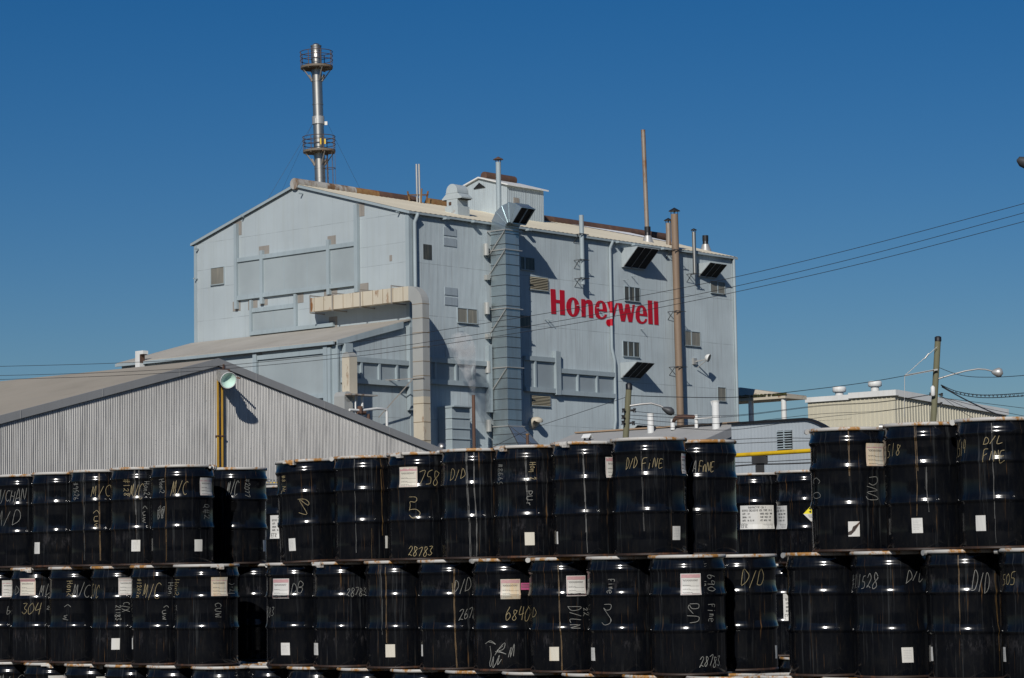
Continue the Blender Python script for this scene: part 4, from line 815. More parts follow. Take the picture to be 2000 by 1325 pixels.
mb = MB(); mb.add([(0, 0, hz3-.8), (xr2, 0, hz3-.8), (xr2, ym, hz3-.8), (0, ym, hz3-.8)], [(0, 1, 2, 3)]); mb.add([(0, ym, hz3-.9), (xr2, ym, hz3-.9), (xr2, yl, hz3-.9), (0, yl, hz3-.9)], [(0, 1, 2, 3)]); bh.part('roof', mb, M['white'])
for px, pt, lab in ((1639, 756, 'white mushroom vent on the lower left part of the beige hall roof'), (1708.5, 745, 'white mushroom vent on the higher part of the beige hall roof')):
    c = HF.hit(px, pt, 0, 1.2); t_ = Thing('mushroom_vent', lab, 'roof vent', HF, (c.x, c.y, c.z-1), 'mushroom vents on the beige hall'); mb = MB(); mb.lathe([(.26, -.9), (.26, 0)], (c.x, c.y, c.z-.2), 20); t_.part('neck', mb, M['white']); mb = MB(); mb.lathe([(.36, -.35), (.43, -.3), (.43, -.05), (.38, 0), (.1, .02)], (c.x, c.y, c.z), 24); t_.part('cap', mb, M['white'])
# ================================================================ utility poles, lamps, wires
def pole(label, top, bot, Y, r, arm, lamp, side_lab, extra):
    T_ = atY(*top, Y); B_ = atY(*bot, Y); k = (T_.x-B_.x)/(T_.z-B_.z); b0 = Vector((B_.x-k*B_.z, Y, 0))
    t_ = Thing('utility_pole', label, 'utility pole', W, b0)
    mb = MB(); mb.tube([b0, T_], [r*1.15, r], 14); t_.part('post', mb, M['wood'])
    mb = MB(); mb.lathe([(r*1.12, -.12), (r*1.12, .02), (r*.6, .05)], T_, 14); t_.part('pole_cap', mb, M['black'])
    mb = MB(); pts = [atY(*q, Y-.1) for q in arm]; mb.tube(pts, .026, 8); lt = t_.part('lamp_arm', mb, M['alu'])
    mb = MB(); e = pts[-1]; L0 = atY(*lamp[0], Y-.1); L1 = atY(*lamp[1], Y-.1); d = (L1-L0)
    prof = [(0, .05), (.12, .10), (.35, .16), (.6, .21), (.85, .17), (1, .03)]
    v = []; n = 14; a = d.cross(Vector((0, 1, 0))).normalized(); b = Vector((0, 1, 0))
    for q, rr_ in prof: v += [L0+d*q+rr_*lamp[2]*(a*(math.cos(2*math.pi*j/n))*(.75 if math.cos(2*math.pi*j/n) < 0 else .85)+b*math.sin(2*math.pi*j/n)*.8) for j in range(n)]
    mb.add(v, [(i*n+j, i*n+(j+1) % n, (i+1)*n+(j+1) % n, (i+1)*n+j) for i in range(len(prof)-1) for j in range(n)], 0, True); t_.part('lamp_head', mb, M[lamp[3]], lt)
    mb = MB()
    for px, py, sd in extra:
        c = atY(px, py, Y-.12); mb.tube([c+Vector((-.03, 0, 0)), c+Vector((.09*sd, 0, .02))], .025, 8); mb.lathe([(.04, -.05), (.028, 0), (.04, .05)], c+Vector((.08*sd, 0, 0)), 8)
    t_.part('insulators', mb, M['black']); return t_
pole('weathered utility pole carrying a drooping grey street lamp in front of the long wall', (1228.5, 752), (1222, 858), 60, .074,
     [(1230, 793), (1250, 790), (1272, 788), (1290, 793), (1300, 799)], ((1293, 797), (1317, 808), .62, 'darkgrey'), 'a', [(1224, 802, -1), (1223, 815, -1), (1223, 826, -1), (1233, 802, 1), (1231, 827, 1)])
p2_ = pole('tall leaning utility pole with a curved arm and round grey street lamp at right', (1832, 660), (1823, 822), 80, .10,
     [(1833, 740), (1856, 733), (1885, 725), (1910, 721), (1925, 722), (1937, 725)], ((1937, 727), (1959, 729.5), 1.0, 'alu'), 'b', [(1822, 770, -1), (1820, 788, -1), (1835, 771, 1), (1834, 789, 1)])
mb = MB(); c = atY(1822, 762, 79.8); mb.lathe([(.05, -.2), (.075, -.16), (.075, .08), (.03, .14)], c, 12); p2_.part('white_insulator', mb, M['white'])
mb = MB(); mb.bar(atY(1831, 722, 79.8), atY(1767, 734, 79.8), .05); p2_.part('guy_arm', mb, M['alu'])
mb = MB(); mb.tube([atY(1830, 678, 79.8), atY(1767, 734, 79.8), atY(1766, 815, 79.8)], .012, 4); mb.tube([atY(1814, 691, 79.7), atY(1806, 701, 79.7)], .03, 6); p2_.part('guy_wire', mb, M['alu'])
def wire(label, pts, r=.012, n=18, group='overhead wires'):
    """pts: (px, py, depth); straight spans smoothed by a spline"""
    P_ = [atY(*q) for q in pts]; out = []
    for i in range(len(P_)-1):
        p0 = P_[max(i-1, 0)]; p1 = P_[i]; p2 = P_[i+1]; p3 = P_[min(i+2, len(P_)-1)]
        for k in range(n):
            t = k/n; out.append(.5*((2*p1)+(p2-p0)*t+(2*p0-5*p1+4*p2-p3)*t*t+(-p0+3*p1-3*p2+p3)*t*t*t))
    out.append(P_[-1])
    if pts[-1][0] > 1990: out.append(P_[-1]+(P_[-1]-out[-2]).normalized()*25)
    if pts[0][0] < 0: out.insert(0, P_[0]+(P_[0]-out[1]).normalized()*30)
    mb = MB(); mb.tube(out, r, 5, smooth=True)
    base = out[0]; Thing('overhead_wire', label, 'wire', W, tuple(base), group, mb=mb, mat=M['wire'])
def dep(x): return 60-(x/2000)*14
def w3(pts): return [(x, y, dep(x)) for x, y in pts]
wire('highest of the three long wires crossing the plant', w3([(-60, 717), (0, 716), (230, 709.4), (446, 697), (669, 671.1), (800, 654.5), (1037, 617.2), (1200, 588), (1434, 541.9), (1700, 478), (2000, 398), (2080, 375)]), .006)
wire('middle one of the three long wires crossing the plant', w3([(-60, 735.5), (0, 734), (230, 727), (446, 713.5), (667, 691), (800, 673.6), (1037, 636.6), (1200, 607.4), (1434, 560.1), (1700, 497), (2000, 416), (2080, 393)]), .006)
wire('lowest of the three long wires crossing the plant', w3([(-60, 742.5), (0, 741.6), (230, 734), (448, 720), (667, 699.2), (800, 682.6), (1037, 646.5), (1200, 618), (1434, 571.3), (1700, 511), (2000, 433), (2080, 411)]), .006)
A_ = 60; B_ = 80
wire('wire rising from behind the duct base to the lamp pole', [(930, 890, 66), (1000, 855, 64), (1052, 833, 63), (1130, 807, 62), (1226, 775, 60)], .0068)
wire('top wire between the two utility poles passing the canopy', [(1229, 773, A_), (1330, 776, 64), (1440, 776, 68), (1560, 764, 72), (1700, 746, 76), (1831, 722, B_)], .010)
for i, (ya_, ym_, yb_, lab) in enumerate([(803, 811, 770, 'upper'), (811, 813, 771, 'second'), (818, 826, 788, 'third'), (826, 839, 789, 'lowest')]):
    wire(lab+' slack wire strung between the two utility poles over the grey building', [(1229, ya_, A_), (1330, (ya_+ym_)/2+4, 64), (1440, ym_, 68), (1600, (ym_+yb_)/2+2, 73), (1720, yb_+15, 77), (1822, yb_, B_)], .0068)
wire('wire leaving the right pole above the lamp toward the right edge', [(1833, 718, B_), (1880, 734, 77), (1940, 737, 74), (2010, 733, 70), (2080, 728, 66)], .010)
wire('upper strand of the latticed cable bundle at far right', [(1838, 752, B_), (1870, 765, 78), (1920, 772, 75), (2000, 768, 70), (2080, 760, 66)], .013)
wire('lower strand of the latticed cable bundle at far right', [(1838, 753, B_), (1870, 769, 78), (1920, 777, 75), (2000, 773.5, 70), (2080, 765, 66)], .013)
mb = MB(); 
for k in range(40):
    x = 1862+k*4; y0 = 763+8*math.sin(min(1, (x-1862)/60)*1.5)*.95; y1 = y0+5; Y = 78-(x-1870)*.06
    mb.bar(atY(x, y0, Y), atY(x+(2 if k % 2 else -2), y1, Y), .015)
Thing('cable_lacing', 'zigzag lacing between the two strands of the cable bundle', 'cable lacing', W, tuple(atY(1862, 766, 78)), mb=mb, mat=M['wire'])
wire('thick dark cable sloping down behind the drums at right', [(1840, 756, B_), (1880, 778, 77), (1925, 800, 74), (1960, 815, 72), (1995, 836, 70)], .022)
for i, (e, lab) in enumerate([((1930, 830), 'steepest'), ((1965, 822), 'second steepest'), ((2010, 815), 'third steepest'), ((2060, 805), 'flattest')]):
    wire(lab+' of the fine wires fanning down right from the tall leaning pole', [(1835, 771+i*2, B_), ((1835+e[0])/2, (771+e[1])/2+6-i, 76), (e[0], e[1], 72)], .008)
wire('nearly level fine wire across the grey building wall', [(1410, 860, 62), (1500, 856, 62), (1560, 856, 62), (1640, 858, 62)], .008)
wire('lower level fine wire across the grey building wall', [(1410, 868, 62), (1500, 864, 62), (1560, 862, 62), (1640, 861, 62)], .008)
wire('dark cable passing the foot of the yellow pipe stand', [(1400, 914, 36), (1470, 908, 36), (1540, 906, 36), (1640, 902, 36)], .011)
wire('fine cable above the dark one behind the yellow pipe stand', [(1400, 904, 37), (1470, 903, 37), (1540, 900, 37), (1640, 894, 37)], .006)
# street lamp whose head just enters at the upper right
e = atY(1989, 312, 44); t_ = Thing('street_lamp', 'grey lamp head just entering the picture high at the right edge', 'street lamp', W, (e.x+2.6, 44, 0))
mb = MB(); mb.tube([(e.x+2.6, 44, 0), (e.x+2.6, 44, e.z-.5)], .09, 12); t_.part('pole', mb, M['alu']); mb = MB(); mb.tube([(e.x+2.6, 44, e.z-.6), (e.x+2.3, 44, e.z+.1), (e.x+1.4, 44, e.z+.15), (e.x+.45, 44, e.z-.12)], .035, 8); t_.part('arm', mb, M['alu'])
mb = MB(); v = []; n = 14
for q, rr_ in ((0, .02), (.05, .09), (.22, .13), (.42, .12), (.55, .04)): v += [(e.x+q+(-.03), 44+rr_*math.sin(2*math.pi*j/n), e.z-.02-q*.3+rr_*math.cos(2*math.pi*j/n)) for j in range(n)]
mb.add(v, [(i*n+j, i*n+(j+1) % n, (i+1)*n+(j+1) % n, (i+1)*n+j) for i in range(4) for j in range(n)], 0, True); mb.add(v[:n], [tuple(range(n))]); t_.part('lamp_head', mb, M['darkgrey'])
# ================================================================ yellow pipe rail and fence behind the drums
A3 = atY(470, 944, 41.6); z_ = 3.17; A3.z = z_; B3 = atY(1640, 880, 31.6); B3.z = z_
t_ = Thing('yellow_pipe', 'bright yellow pipe carried level on black stands behind the drums', 'pipe', W, (A3.x, A3.y, z_))
mb = MB(); mb.tube([A3, B3], .03, 10); t_.part('pipe', mb, M['yellow'])
for k, px in enumerate((1486, 1250, 900, 600)):
    q = None; bestd = 9
    for i in range(201):
        c = A3.lerp(B3, i/200); vv = c-Vector(EYE); xx = 1000+FPX*vv.dot(RR)/vv.dot(FW)
        if abs(xx-px) < bestd: bestd = abs(xx-px); q = c
    s_ = Thing('pipe_stand', 'black stand holding up the yellow pipe, '+('seen in the gap between drum stacks' if k == 0 else 'hidden by the drum stacks'), 'stand', W, (q.x, q.y, 0), 'black stands under the yellow pipe')
    mb = MB(); mb.box(q.x-.10, q.x+.10, q.y-.08, q.y+.08, z_-.13, z_-.03); s_.part('head', mb, M['black']); mb = MB(); mb.box(q.x-.055, q.x+.055, q.y-.05, q.y+.05, -.075, z_-.13); s_.part('post', mb, M['black'])
    if k == 0: pass
fz = 2.9
f0 = atY(-60, 930, 30); f1 = atY(575, 935, 33.0)
t_ = Thing('chain_link_fence', 'grey chain link fence whose top shows behind the drums at left', 'fence', W, (f0.x, f0.y, -.075))
mb = MB(); d = Vector((f1.x-f0.x, f1.y-f0.y, 0)); Ln = d.length; d.normalize(); zt0 = atY(30, 927, 30.4).z; zt1 = atY(535, 936, 32.8).z
def fp(a, z): return Vector((f0.x+d.x*a, f0.y+d.y*a, z))
def ft(a): return zt0+(zt1-zt0)*a/Ln
k = -2.6
while k < Ln:
    for sg in (1, -1):
        a0, z0, a1, z1 = k, 1.2, k+1.8, 3.0
        if sg < 0: a0, a1 = a1, a0
        a0c, a1c = max(0, min(Ln, a0)), max(0, min(Ln, a1))
        if abs(a1-a0) > 0 and abs(a1c-a0c) > .05:
            t0 = (a0c-a0)/(a1-a0); t1 = (a1c-a0)/(a1-a0); zz0 = ft(a0c)-1.8+1.8*t0; zz1 = ft(a1c)-1.8+1.8*t1
            mb.bar(fp(a0c, zz0), fp(a1c, zz1), .008)
    k += .055
t_.part('mesh', mb, M['alu']); mb = MB(); mb.tube([fp(0, ft(0)-.07), fp(Ln, ft(Ln)-.07)], .016, 6); t_.part('top_rail', mb, M['alu'])
for k in range(5): mb = MB(); a = Ln*k/4; mb.tube([fp(a, -.075), fp(a, ft(a)-.05)], .03, 8); t_.part('post', mb, M['alu'])

# ================================================================ steel drums
HD = .885; DR = .2795
PROF = [(.274, .012), (.2795, .03), (DR, .14), (DR, .305), (.2815, .313), (.2895, .322), (.2915, .329), (.291, .336), (.2865, .350), (.2825, .364), (DR, .385), (DR, .57), (.2815, .578), (.2895, .587), (.2915, .594), (.291, .601), (.2865, .615), (.2825, .629), (DR, .65), (DR, .755), (.2815, .763), (.2895, .772), (.2915, .780), (.2905, .79), (.285, .806), (.279, .822), (.2765, .85), (.2765, .874)]
# flip: hoops flare like skirts, so build from the top profile measured downward
def rad(z):
    for (r0, z0), (r1, z1) in zip(PROF, PROF[1:]):
        if z0 <= z <= z1: return r0+(r1-r0)*(z-z0)/(z1-z0)
    return DR
BODY = []
for vr in range(6):          # six slightly wavy and dented shells
    mb = MB(); mb.lathe(PROF, n=72); rq = random.Random(vr); ph = [rq.uniform(0, 6.28) for _ in range(6)]; dn = [(rq.uniform(0, 6.28), rq.choice((.2, .47, .7)), rq.uniform(.1, .2), rq.uniform(.04, .08)) for _ in range(4)]
    for i, v in enumerate(mb.v):
        a = math.atan2(v[1], v[0]); r_ = math.hypot(v[0], v[1])
        if r_ < .1: continue
        d = .0005*math.sin(3*a+ph[0]+v[2]*5)+.0004*math.sin(7*a+ph[1]-v[2]*9)+.0003*math.sin(15*a+ph[2]+v[2]*4)+.00012*math.sin(31*a+ph[3])
        for da, dz_, wa, wz in dn:
            u = (a-da+math.pi) % (2*math.pi)-math.pi; d -= .0022*math.exp(-(u/wa)**2-((v[2]-dz_)/wz)**2)
        mb.v[i] = (v[0]*(1+d/r_), v[1]*(1+d/r_), v[2])
    BODY.append(mesh_of(mb, 'body', (0, 0, 0), M['drum']))
mb = MB(); mb.lathe([(.272, -.0), (.284, .0), (.2855, .008), (.283, .016), (.276, .02)], n=64, capt=False); CHIME = mesh_of(mb, 'bottom_chime', (0, 0, 0), M['chime'])
mb = MB(); mb.lathe([(.279, .860), (.290, .862), (.2935, .868), (.2945, .874), (.293, .882), (.288, .8865), (.280, .885), (.270, .878), (.262, .868), (.02, .866)], n=64, capb=False); RING = mesh_of(mb, 'lid_ring', (0, 0, 0), M['ring'])
mb = MB(); mb.tube([(-.085, 0, 0), (.03, 0, 0)], .011, 10); mb.tube([(-.03, 0, 0), (.0, 0, 0)], .021, 10); mb.tube([(.0, 0, .0), (.028, 0, .0)], .026, 12); mb.box(-.012, .03, -.02, .02, -.022, .014); BOLT = mesh_of(mb, 'ring_bolt', (0, 0, 0), M['ring'])
mb = MB(); mb.tube([(0, 0, -.012), (0, 0, .012)], .02, 12); NUT = mesh_of(mb, 'bolt', (0, 0, 0), M['alu'])
FONT = {
'A': [[(0, 1), (.5, 0), (1, 1)], [(.2, .6), (.85, .6)]], 'C': [[(1, .1), (.6, 0), (.15, .25), (0, .6), (.3, .95), (.7, 1), (1, .88)]], 'D': [[(.1, 1), (.2, .0), (.75, .15), (1, .5), (.7, .85), (.1, 1)]],
'E': [[(.95, 0), (.1, .05), (.15, .97), (1, .9)], [(.12, .5), (.8, .45)]], 'F': [[(.95, 0), (.1, .05), (.15, 1)], [(.12, .5), (.8, .45)]], 'H': [[(0, 0), (.05, 1)], [(.9, 0), (.95, 1)], [(0, .5), (.95, .45)]],
'I': [[(.5, 0), (.45, 1)]], 'L': [[(.3, 0), (.1, .95), (.95, .85)]], 'M': [[(0, 1), (.2, .05), (.4, .8), (.75, 0), (.85, 1)]], 'N': [[(0, 1), (.1, .05), (.75, .9), (.9, 0)]], 'P': [[(.1, 1), (.15, 0), (.85, .15), (.8, .45), (.15, .55)]],
'R': [[(.1, 1), (.15, 0), (.85, .15), (.8, .42), (.15, .5), (.9, 1)]], 'S': [[(.95, .05), (.3, .05), (.1, .3), (.8, .6), (.75, .95), (.05, .97)]], 'T': [[(0, 0), (1, 0)], [(.5, 0), (.5, 1)]], 'U': [[(0, 0), (.1, .8), (.5, 1), (.85, .8), (.95, 0)]],
'V': [[(0, 0), (.5, 1), (1, 0)]], 'W': [[(0, 0), (.25, 1), (.5, .3), (.75, 1), (1, 0)]], 'X': [[(0, 0), (1, 1)], [(1, 0), (0, 1)]], 'Y': [[(0, 0), (.5, .5)], [(1, 0), (.3, 1)]], 'Z': [[(0, .1), (.9, .05), (.1, .95), (1, .9)]], 'G': [[(1, .1), (.5, 0), (0, .5), (.4, 1), (.95, .9), (.95, .55), (.6, .55)]],
'O': [[(.5, 0), (.08, .25), (.0, .65), (.35, 1), (.85, .8), (1, .4), (.75, .05), (.5, 0)]], 'K': [[(0, 0), (.05, 1)], [(.9, .05), (.1, .5), (.95, .95)]], 'B': [[(.1, 1), (.15, 0), (.8, .1), (.75, .42), (.2, .5), (.9, .6), (.8, .95), (.1, 1)]], 'Q': [[(.5, 0), (.05, .4), (.3, .9), (.85, .7), (.8, .15), (.5, 0)], [(.6, .7), (1, 1.1)]],
'a': [[(.85, .45), (.4, .4), (.05, .7), (.3, 1), (.8, .8), (.9, .45), (.95, 1)]], 'b': [[(.1, 0), (.1, 1), (.7, .95), (.85, .65), (.15, .6)]], 'e': [[(.05, .7), (.9, .6), (.6, .4), (.1, .6), (.2, .95), (.9, .95)]], 'i': [[(.5, .4), (.5, 1)], [(.5, .15), (.52, .2)]],
'n': [[(.1, .4), (.15, 1), (.3, .5), (.75, .45), (.85, 1)]], 'o': [[(.5, .4), (.1, .65), (.4, 1), (.85, .8), (.7, .42), (.5, .4)]], 'r': [[(.2, .4), (.25, 1), (.3, .6), (.85, .45)]], 'w': [[(0, .45), (.25, 1), (.5, .55), (.75, 1), (1, .4)]], 'u': [[(.05, .4), (.15, .9), (.5, 1), (.8, .9), (.85, .4), (.95, 1)]], 's': [[(.9, .42), (.3, .45), (.75, .75), (.1, .98)]],
'0': [[(.5, 0), (.05, .4), (.2, .95), (.7, .95), (.95, .4), (.5, 0)]], '1': [[(.5, 0), (.5, 1)]], '2': [[(.05, .25), (.45, 0), (.85, .25), (.1, .95), (.3, .85), (1, 1)]], '3': [[(.1, .05), (.85, .1), (.4, .45), (.9, .7), (.5, 1), (.0, .85)]], '4': [[(.3, 0), (.1, .6), (.9, .5)], [(.8, 0), (.7, 1)]],
'5': [[(.9, 0), (.25, .05), (.15, .45), (.75, .5), (.7, .95), (.0, .95)]], '6': [[(.6, 0), (.1, .6), (.3, 1), (.9, .8), (.6, .5), (.15, .7)]], '7': [[(.0, .05), (.95, 0), (.3, 1)]], '8': [[(.85, .15), (.3, 0), (.3, .35), (.85, .75), (.4, 1), (.1, .75), (.8, .3), (.85, .15)]], '9': [[(.9, .2), (.3, .05), (.1, .4), (.8, .4), (.9, .2), (.7, 1)]],
'#': [[(.3, 0), (.2, 1)], [(.7, 0), (.6, 1)], [(0, .35), (1, .3)], [(0, .7), (1, .65)]], '/': [[(.8, 0), (.1, 1.05)]], '(': [[(.8, 0), (.2, .5), (.8, 1)]], ')': [[(.2, 0), (.8, .5), (.2, 1)]], '-': [[(.1, .5), (.9, .5)]], ':': [[(.5, .3), (.5, .4)], [(.5, .8), (.5, .9)]], '.': [[(.4, .95), (.5, 1)]], ' ': [],
'~': [[(0, .3), (.2, 0), (.35, .8), (.5, .1), (.7, .9), (.8, .2), (1, .8)]], '@': [[(.1, .2), (.9, .1), (.2, .9), (.8, 1), (0, .5), (.9, .4), (.3, 1.1), (.1, .3), (.7, .7)]]}
allpos = []
NDR = [0]
def drum(cxp, Y, z0, label, marks=(), bolt=None, tilt=0.0, back=False, hz=None):
    """cxp: column of the drum's axis in the photograph, Y: its distance; marks in photo pixels"""
    c = atY(cxp, 1112, Y); X = c.x; rot = random.uniform(0, 6.28)
    t_ = Thing('steel_drum', label, 'drum', W, (X, Y, z0), 'black steel drums stacked in rows'); NDR[0] += 1
    allpos.append((NDR[0], X, Y, z0))
    az = math.atan2(X, Y); t_.o.rotation_euler = (random.uniform(-.002, .002), tilt+random.uniform(-.003, .003), 0)
    def link(me, nm, loc=(0, 0, 0), rz=0, par=None, rx=0):
        o = bpy.data.objects.new(nm, me); SC.collection.objects.link(o); o.parent = par or t_.o; o.location = loc; o.rotation_euler = (rx, 0, rz); return o
    b_ = link(random.choice(BODY), 'body', rz=rot); link(CHIME, 'bottom_chime', rz=rot, par=b_); rg = link(RING, 'lid_ring', rz=rot)
    if bolt is not None:
        kind, dx = bolt; a = math.asin(max(-1, min(1, dx))); th = -math.pi/2+a-az
        if kind == 'c': link(BOLT, 'ring_bolt', (.296*math.cos(th), .296*math.sin(th), .862), th+math.pi/2, rg).rotation_euler = (0, 0, th+math.pi/2-rot)
        else: link(NUT, 'bolt', (.305*math.cos(th), .305*math.sin(th), .868), 0, rg).rotation_euler = (R(90), 0, 0)
        o = rg.children[0]; M_ = Matrix.Rotation(-rot, 4, 'Z'); o.location = M_ @ o.location
    front = Vector((-X, -Y)).normalized(); side = Vector((-front.y, front.x))
    side = Vector((front.y*-1, front.x))
    if side.x < 0: side = -side
    def S(s, z, off=.0022):
        off += .0010      # s metres to the right round the drum from the viewer-facing line
        a = s/.284; dv = front*math.cos(a)+side*math.sin(a); r_ = rad(max(0.012, min(.874, z)))+off
        return (dv.x*r_+X, dv.y*r_+Y, z+z0)
    ppm = FPX/(Y-.28)
    def px2(px, py):
        k = max(-.97, min(.97, (px-cxp)/(.286*FPX/Y))); s = math.asin(k)*.284
        w_ = atY(px, py, Y-.286*math.cos(math.asin(k))); return s, w_.z-z0
    def ribbon(mb, pts, wd, off=.0028, mi=0):
        q = []
        for a, b in zip(pts, pts[1:]):
            n_ = max(1, int(math.hypot(b[0]-a[0], b[1]-a[1])/.02))
            q += [(a[0]+(b[0]-a[0])*k/n_, a[1]+(b[1]-a[1])*k/n_) for k in range(n_)]
        q.append(pts[-1]); v = []
        for i, p_ in enumerate(q):
            a, b = q[max(0, i-1)], q[min(len(q)-1, i+1)]; dx, dz = b[0]-a[0], b[1]-a[1]; L_ = math.hypot(dx, dz) or 1; nx, nz = -dz/L_*wd/2, dx/L_*wd/2
            v += [S(p_[0]+nx, p_[1]+nz, off), S(p_[0]-nx, p_[1]-nz, off)]
        mb.add(v, [(2*i, 2*i+1, 2*i+3, 2*i+2) for i in range(len(q)-1)], mi)
    def smooth_(st):
        out = []
        for i in range(len(st)-1):
            p0, p1, p2, p3 = st[max(i-1, 0)], st[i], st[i+1], st[min(i+2, len(st)-1)]
            for k in range(4):
                t = k/4; out.append(tuple(.5*((2*p1[j])+(p2[j]-p0[j])*t+(2*p0[j]-5*p1[j]+4*p2[j]-p3[j])*t*t+(-p0[j]+3*p1[j]-3*p2[j]+p3[j])*t**3) for j in (0, 1)))
        return out+[st[-1]]
    def text(mb, tx, s0, z1, w_, h_, rot_=0, wd=.006, mi=0, sm=True, jit=.03, off=.0028):
        """text box with top-left s0,z1, width w_, height h_ (before turning); rot_=1 reads downward"""
        n_ = len(tx); cw = w_/n_ if not rot_ else h_/n_
        for i, chh in enumerate(tx):
            js = random.uniform(.82, 1.08) if sm else 1; jy = random.uniform(-.08, .12) if sm else 0; jr = random.uniform(-.12, .12) if sm else 0
            for st in FONT.get(chh, []):
                st = [(x+random.uniform(-jit, jit), y+random.uniform(-jit, jit)) for x, y in st]
                st = [(.5+(x-.5)*js-jr*(y-.5), .5+(y-.5)*js+jr*(x-.5)+jy) for x, y in st]
                if sm and len(st) > 2: st = smooth_(st)
                if not rot_: P_ = [(s0+(i+x*.86+.05)*cw+(.16*h_*(.5-y) if sm else 0), z1-y*h_) for x, y in st]
                else: P_ = [(s0+w_*(1-y), z1-(i+x*.78+.1)*cw) for x, y in st]
                ribbon(mb, P_, wd, off, mi)
    def patch(mb, s0, s1, z0_, z1_, off=.0018, mi=0, sk=0.0):
        nx, nz = 8, 5; v = []
        for i in range(nx+1):
            for j in range(nz+1):
                z = z0_+(z1_-z0_)*j/nz; v.append(S(s0+(s1-s0)*i/nx+sk*(j/nz-.5), z, off+.0004*math.sin(i*2.1+j)))
        mb.add(v, [(i*(nz+1)+j, (i+1)*(nz+1)+j, (i+1)*(nz+1)+j+1, i*(nz+1)+j+1) for i in range(nx) for j in range(nz)], mi)
    for mk in marks:
        kd = mk[0]
        if kd == 't':      # ('t', text, left, top, right, bottom, rot, colour)
            _, tx, x0, y0, x1, y1, rr_, colr = mk
            s0, zt = px2(x0, y0); s1, zb = px2(x1, y1); mb = MB(); text(mb, tx, s0, zt, s1-s0, zt-zb, rr_, .0037, jit=.065)
            t_.part('handwriting', mb, M['chalk'+colr])
        elif kd == 'p':    # free strokes in pixels
            mb = MB()
            for st in mk[1]:
                q = [px2(*v) for v in st]; ribbon(mb, smooth_(q) if len(q) > 2 else q, .0036)
            t_.part('handwriting', mb, M['chalk'+mk[2]])
        elif kd == 'r':    # run-down stain made of several thin wandering trails
            mb = MB()
            for st in mk[1]:
                q = [px2(*v) for v in st]; zt_ = q[0][1]; zb_ = q[-1][1]
                for k in range(mk[3] if len(mk) > 3 else 4):
                    o = random.gauss(0, .004); ze = zb_+(zt_-zb_)*random.choice((0, 0, .2, .5)); n_ = 24; P_ = []
                    for i in range(n_+1):
                        z = zt_+(ze-zt_)*i/n_; f_ = (zt_-z)/max(.01, zt_-zb_)*(len(q)-1); j = max(0, min(len(q)-2, int(f_))); s_ = q[j][0]+(q[j+1][0]-q[j][0])*(f_-j)
                        P_.append((s_+o+.0015*math.sin(z*40+k)+random.gauss(0, .0004), z))
                    ribbon(mb, P_, random.uniform(.0015, .0045), .0018+.0002*k)
            t_.part('stain_run', mb, M['run' if mk[2] == 'y' else 'runw'])
        elif kd == 'q':    # small blank label
            _, x0, y0, x1, y1, st = mk; s0, zt = px2(x0, y0); s1, zb = px2(x1, y1)
            if st == 'e': s1 = s0+.075 if (x0 < cxp) else s1
            mb = MB(); patch(mb, s0, s1, zb, zt, sk=random.uniform(-.004, .004)); ww_ = s1-s0
            if ww_ > .04 and st == 'w' and random.random() < .7:
                for k in range(6): ribbon(mb, [(s0+ww_*.14, zt-(zt-zb)*(.2+.11*k)), (s0+ww_*random.uniform(.6, .88), zt-(zt-zb)*(.2+.11*k))], .0022, .0026, 1)
            t_.part('small_label', mb, [M['rlabel'] if st == 'r' else M['label'], M['faint']])
        elif kd == 'h':    # bordered label with a pink heading
            _, x0, y0, x1, y1, st = mk; s0, zt = px2(x0, y0); s1, zb = px2(x1, y1); mb = MB(); patch(mb, s0, s1, zb, zt, mi=0)
            H_ = zt-zb; Wd = s1-s0; patch(mb, s0+.004, s1-.004, zt-.20*H_, zt-.03*H_, .003, 1)
            for a, b in (((s0+.006, zb+.006), (s1-.006, zb+.006)), ((s0+.006, zb+.006), (s0+.006, zt-.22*H_)), ((s1-.006, zb+.006), (s1-.006, zt-.22*H_))): ribbon(mb, [a, b], .0022, .0032, 1)
            for q, ln in ((.30, .8), (.345, .74), (.56, .4), (.74, .4), (.90, .5)):
                ss = s0+Wd*(.1 if q > .5 else (1-ln)/2); text(mb, 'NOTEAHWBESTMA'[:int(13*ln)] if False else '~'*int(10*ln), ss, zt-q*H_+.004, Wd*ln*.95, .007, 0, .0026, 2, False, .1, .0034)
                if q > .5: ribbon(mb, [(ss+Wd*ln*.9, zt-q*H_-.004), (s1-.014, zt-q*H_-.004)], .0014, .0034, 2)
            t_.part('hazard_label', mb, [M['rlabel'] if st == 'r' else M['label'], M['pink'], M['ink']])
        elif kd == 'E':    # big shipping label
            _, x0, y0, x1, y1, off_ = mk; s0, zt = px2(x0, y0); s1, zb = px2(x1, y1); Wd = .345; s0 = off_ if off_ is not None else s0; s1 = s0+Wd
            H_ = zt-zb; mb = MB(); patch(mb, s0, s1, zb, zt)
            L_ = [('RADIOACTIVE LSA I', .25, .04, .5, .085), ('UN2912 EXCLUSIVE USE TYPE IP-1', .06, .17, .88, .085), ('LOT: 27', .07, .32, .22, .07), ('DRUM: 12', .07, .46, .24, .07), ('DATE: 10.12.10', .07, .60, .34, .07), ('GROSS (kg): 444'.replace('kg', 'KG'), .58, .32, .36, .07), ('TARE (KG): 29', .58, .46, .32, .07), ('NET (KG): 415', .58, .60, .32, .07), ('EFR', .03, .77, .19, .18)]
            for tx, a, b, ww_, hh_ in L_: text(mb, tx, s0+a*Wd, zt-b*H_, ww_*Wd, hh_*H_, 0, .0042 if tx != 'EFR' else .0065, 1, False, 0, .003)
            for k in range(5): ribbon(mb, [(s0+Wd*(.66+.03*k), zt-H_*(.80+.035*k)), (s0+Wd*.96, zt-H_*(.80+.035*k))], .0018, .003, 1)
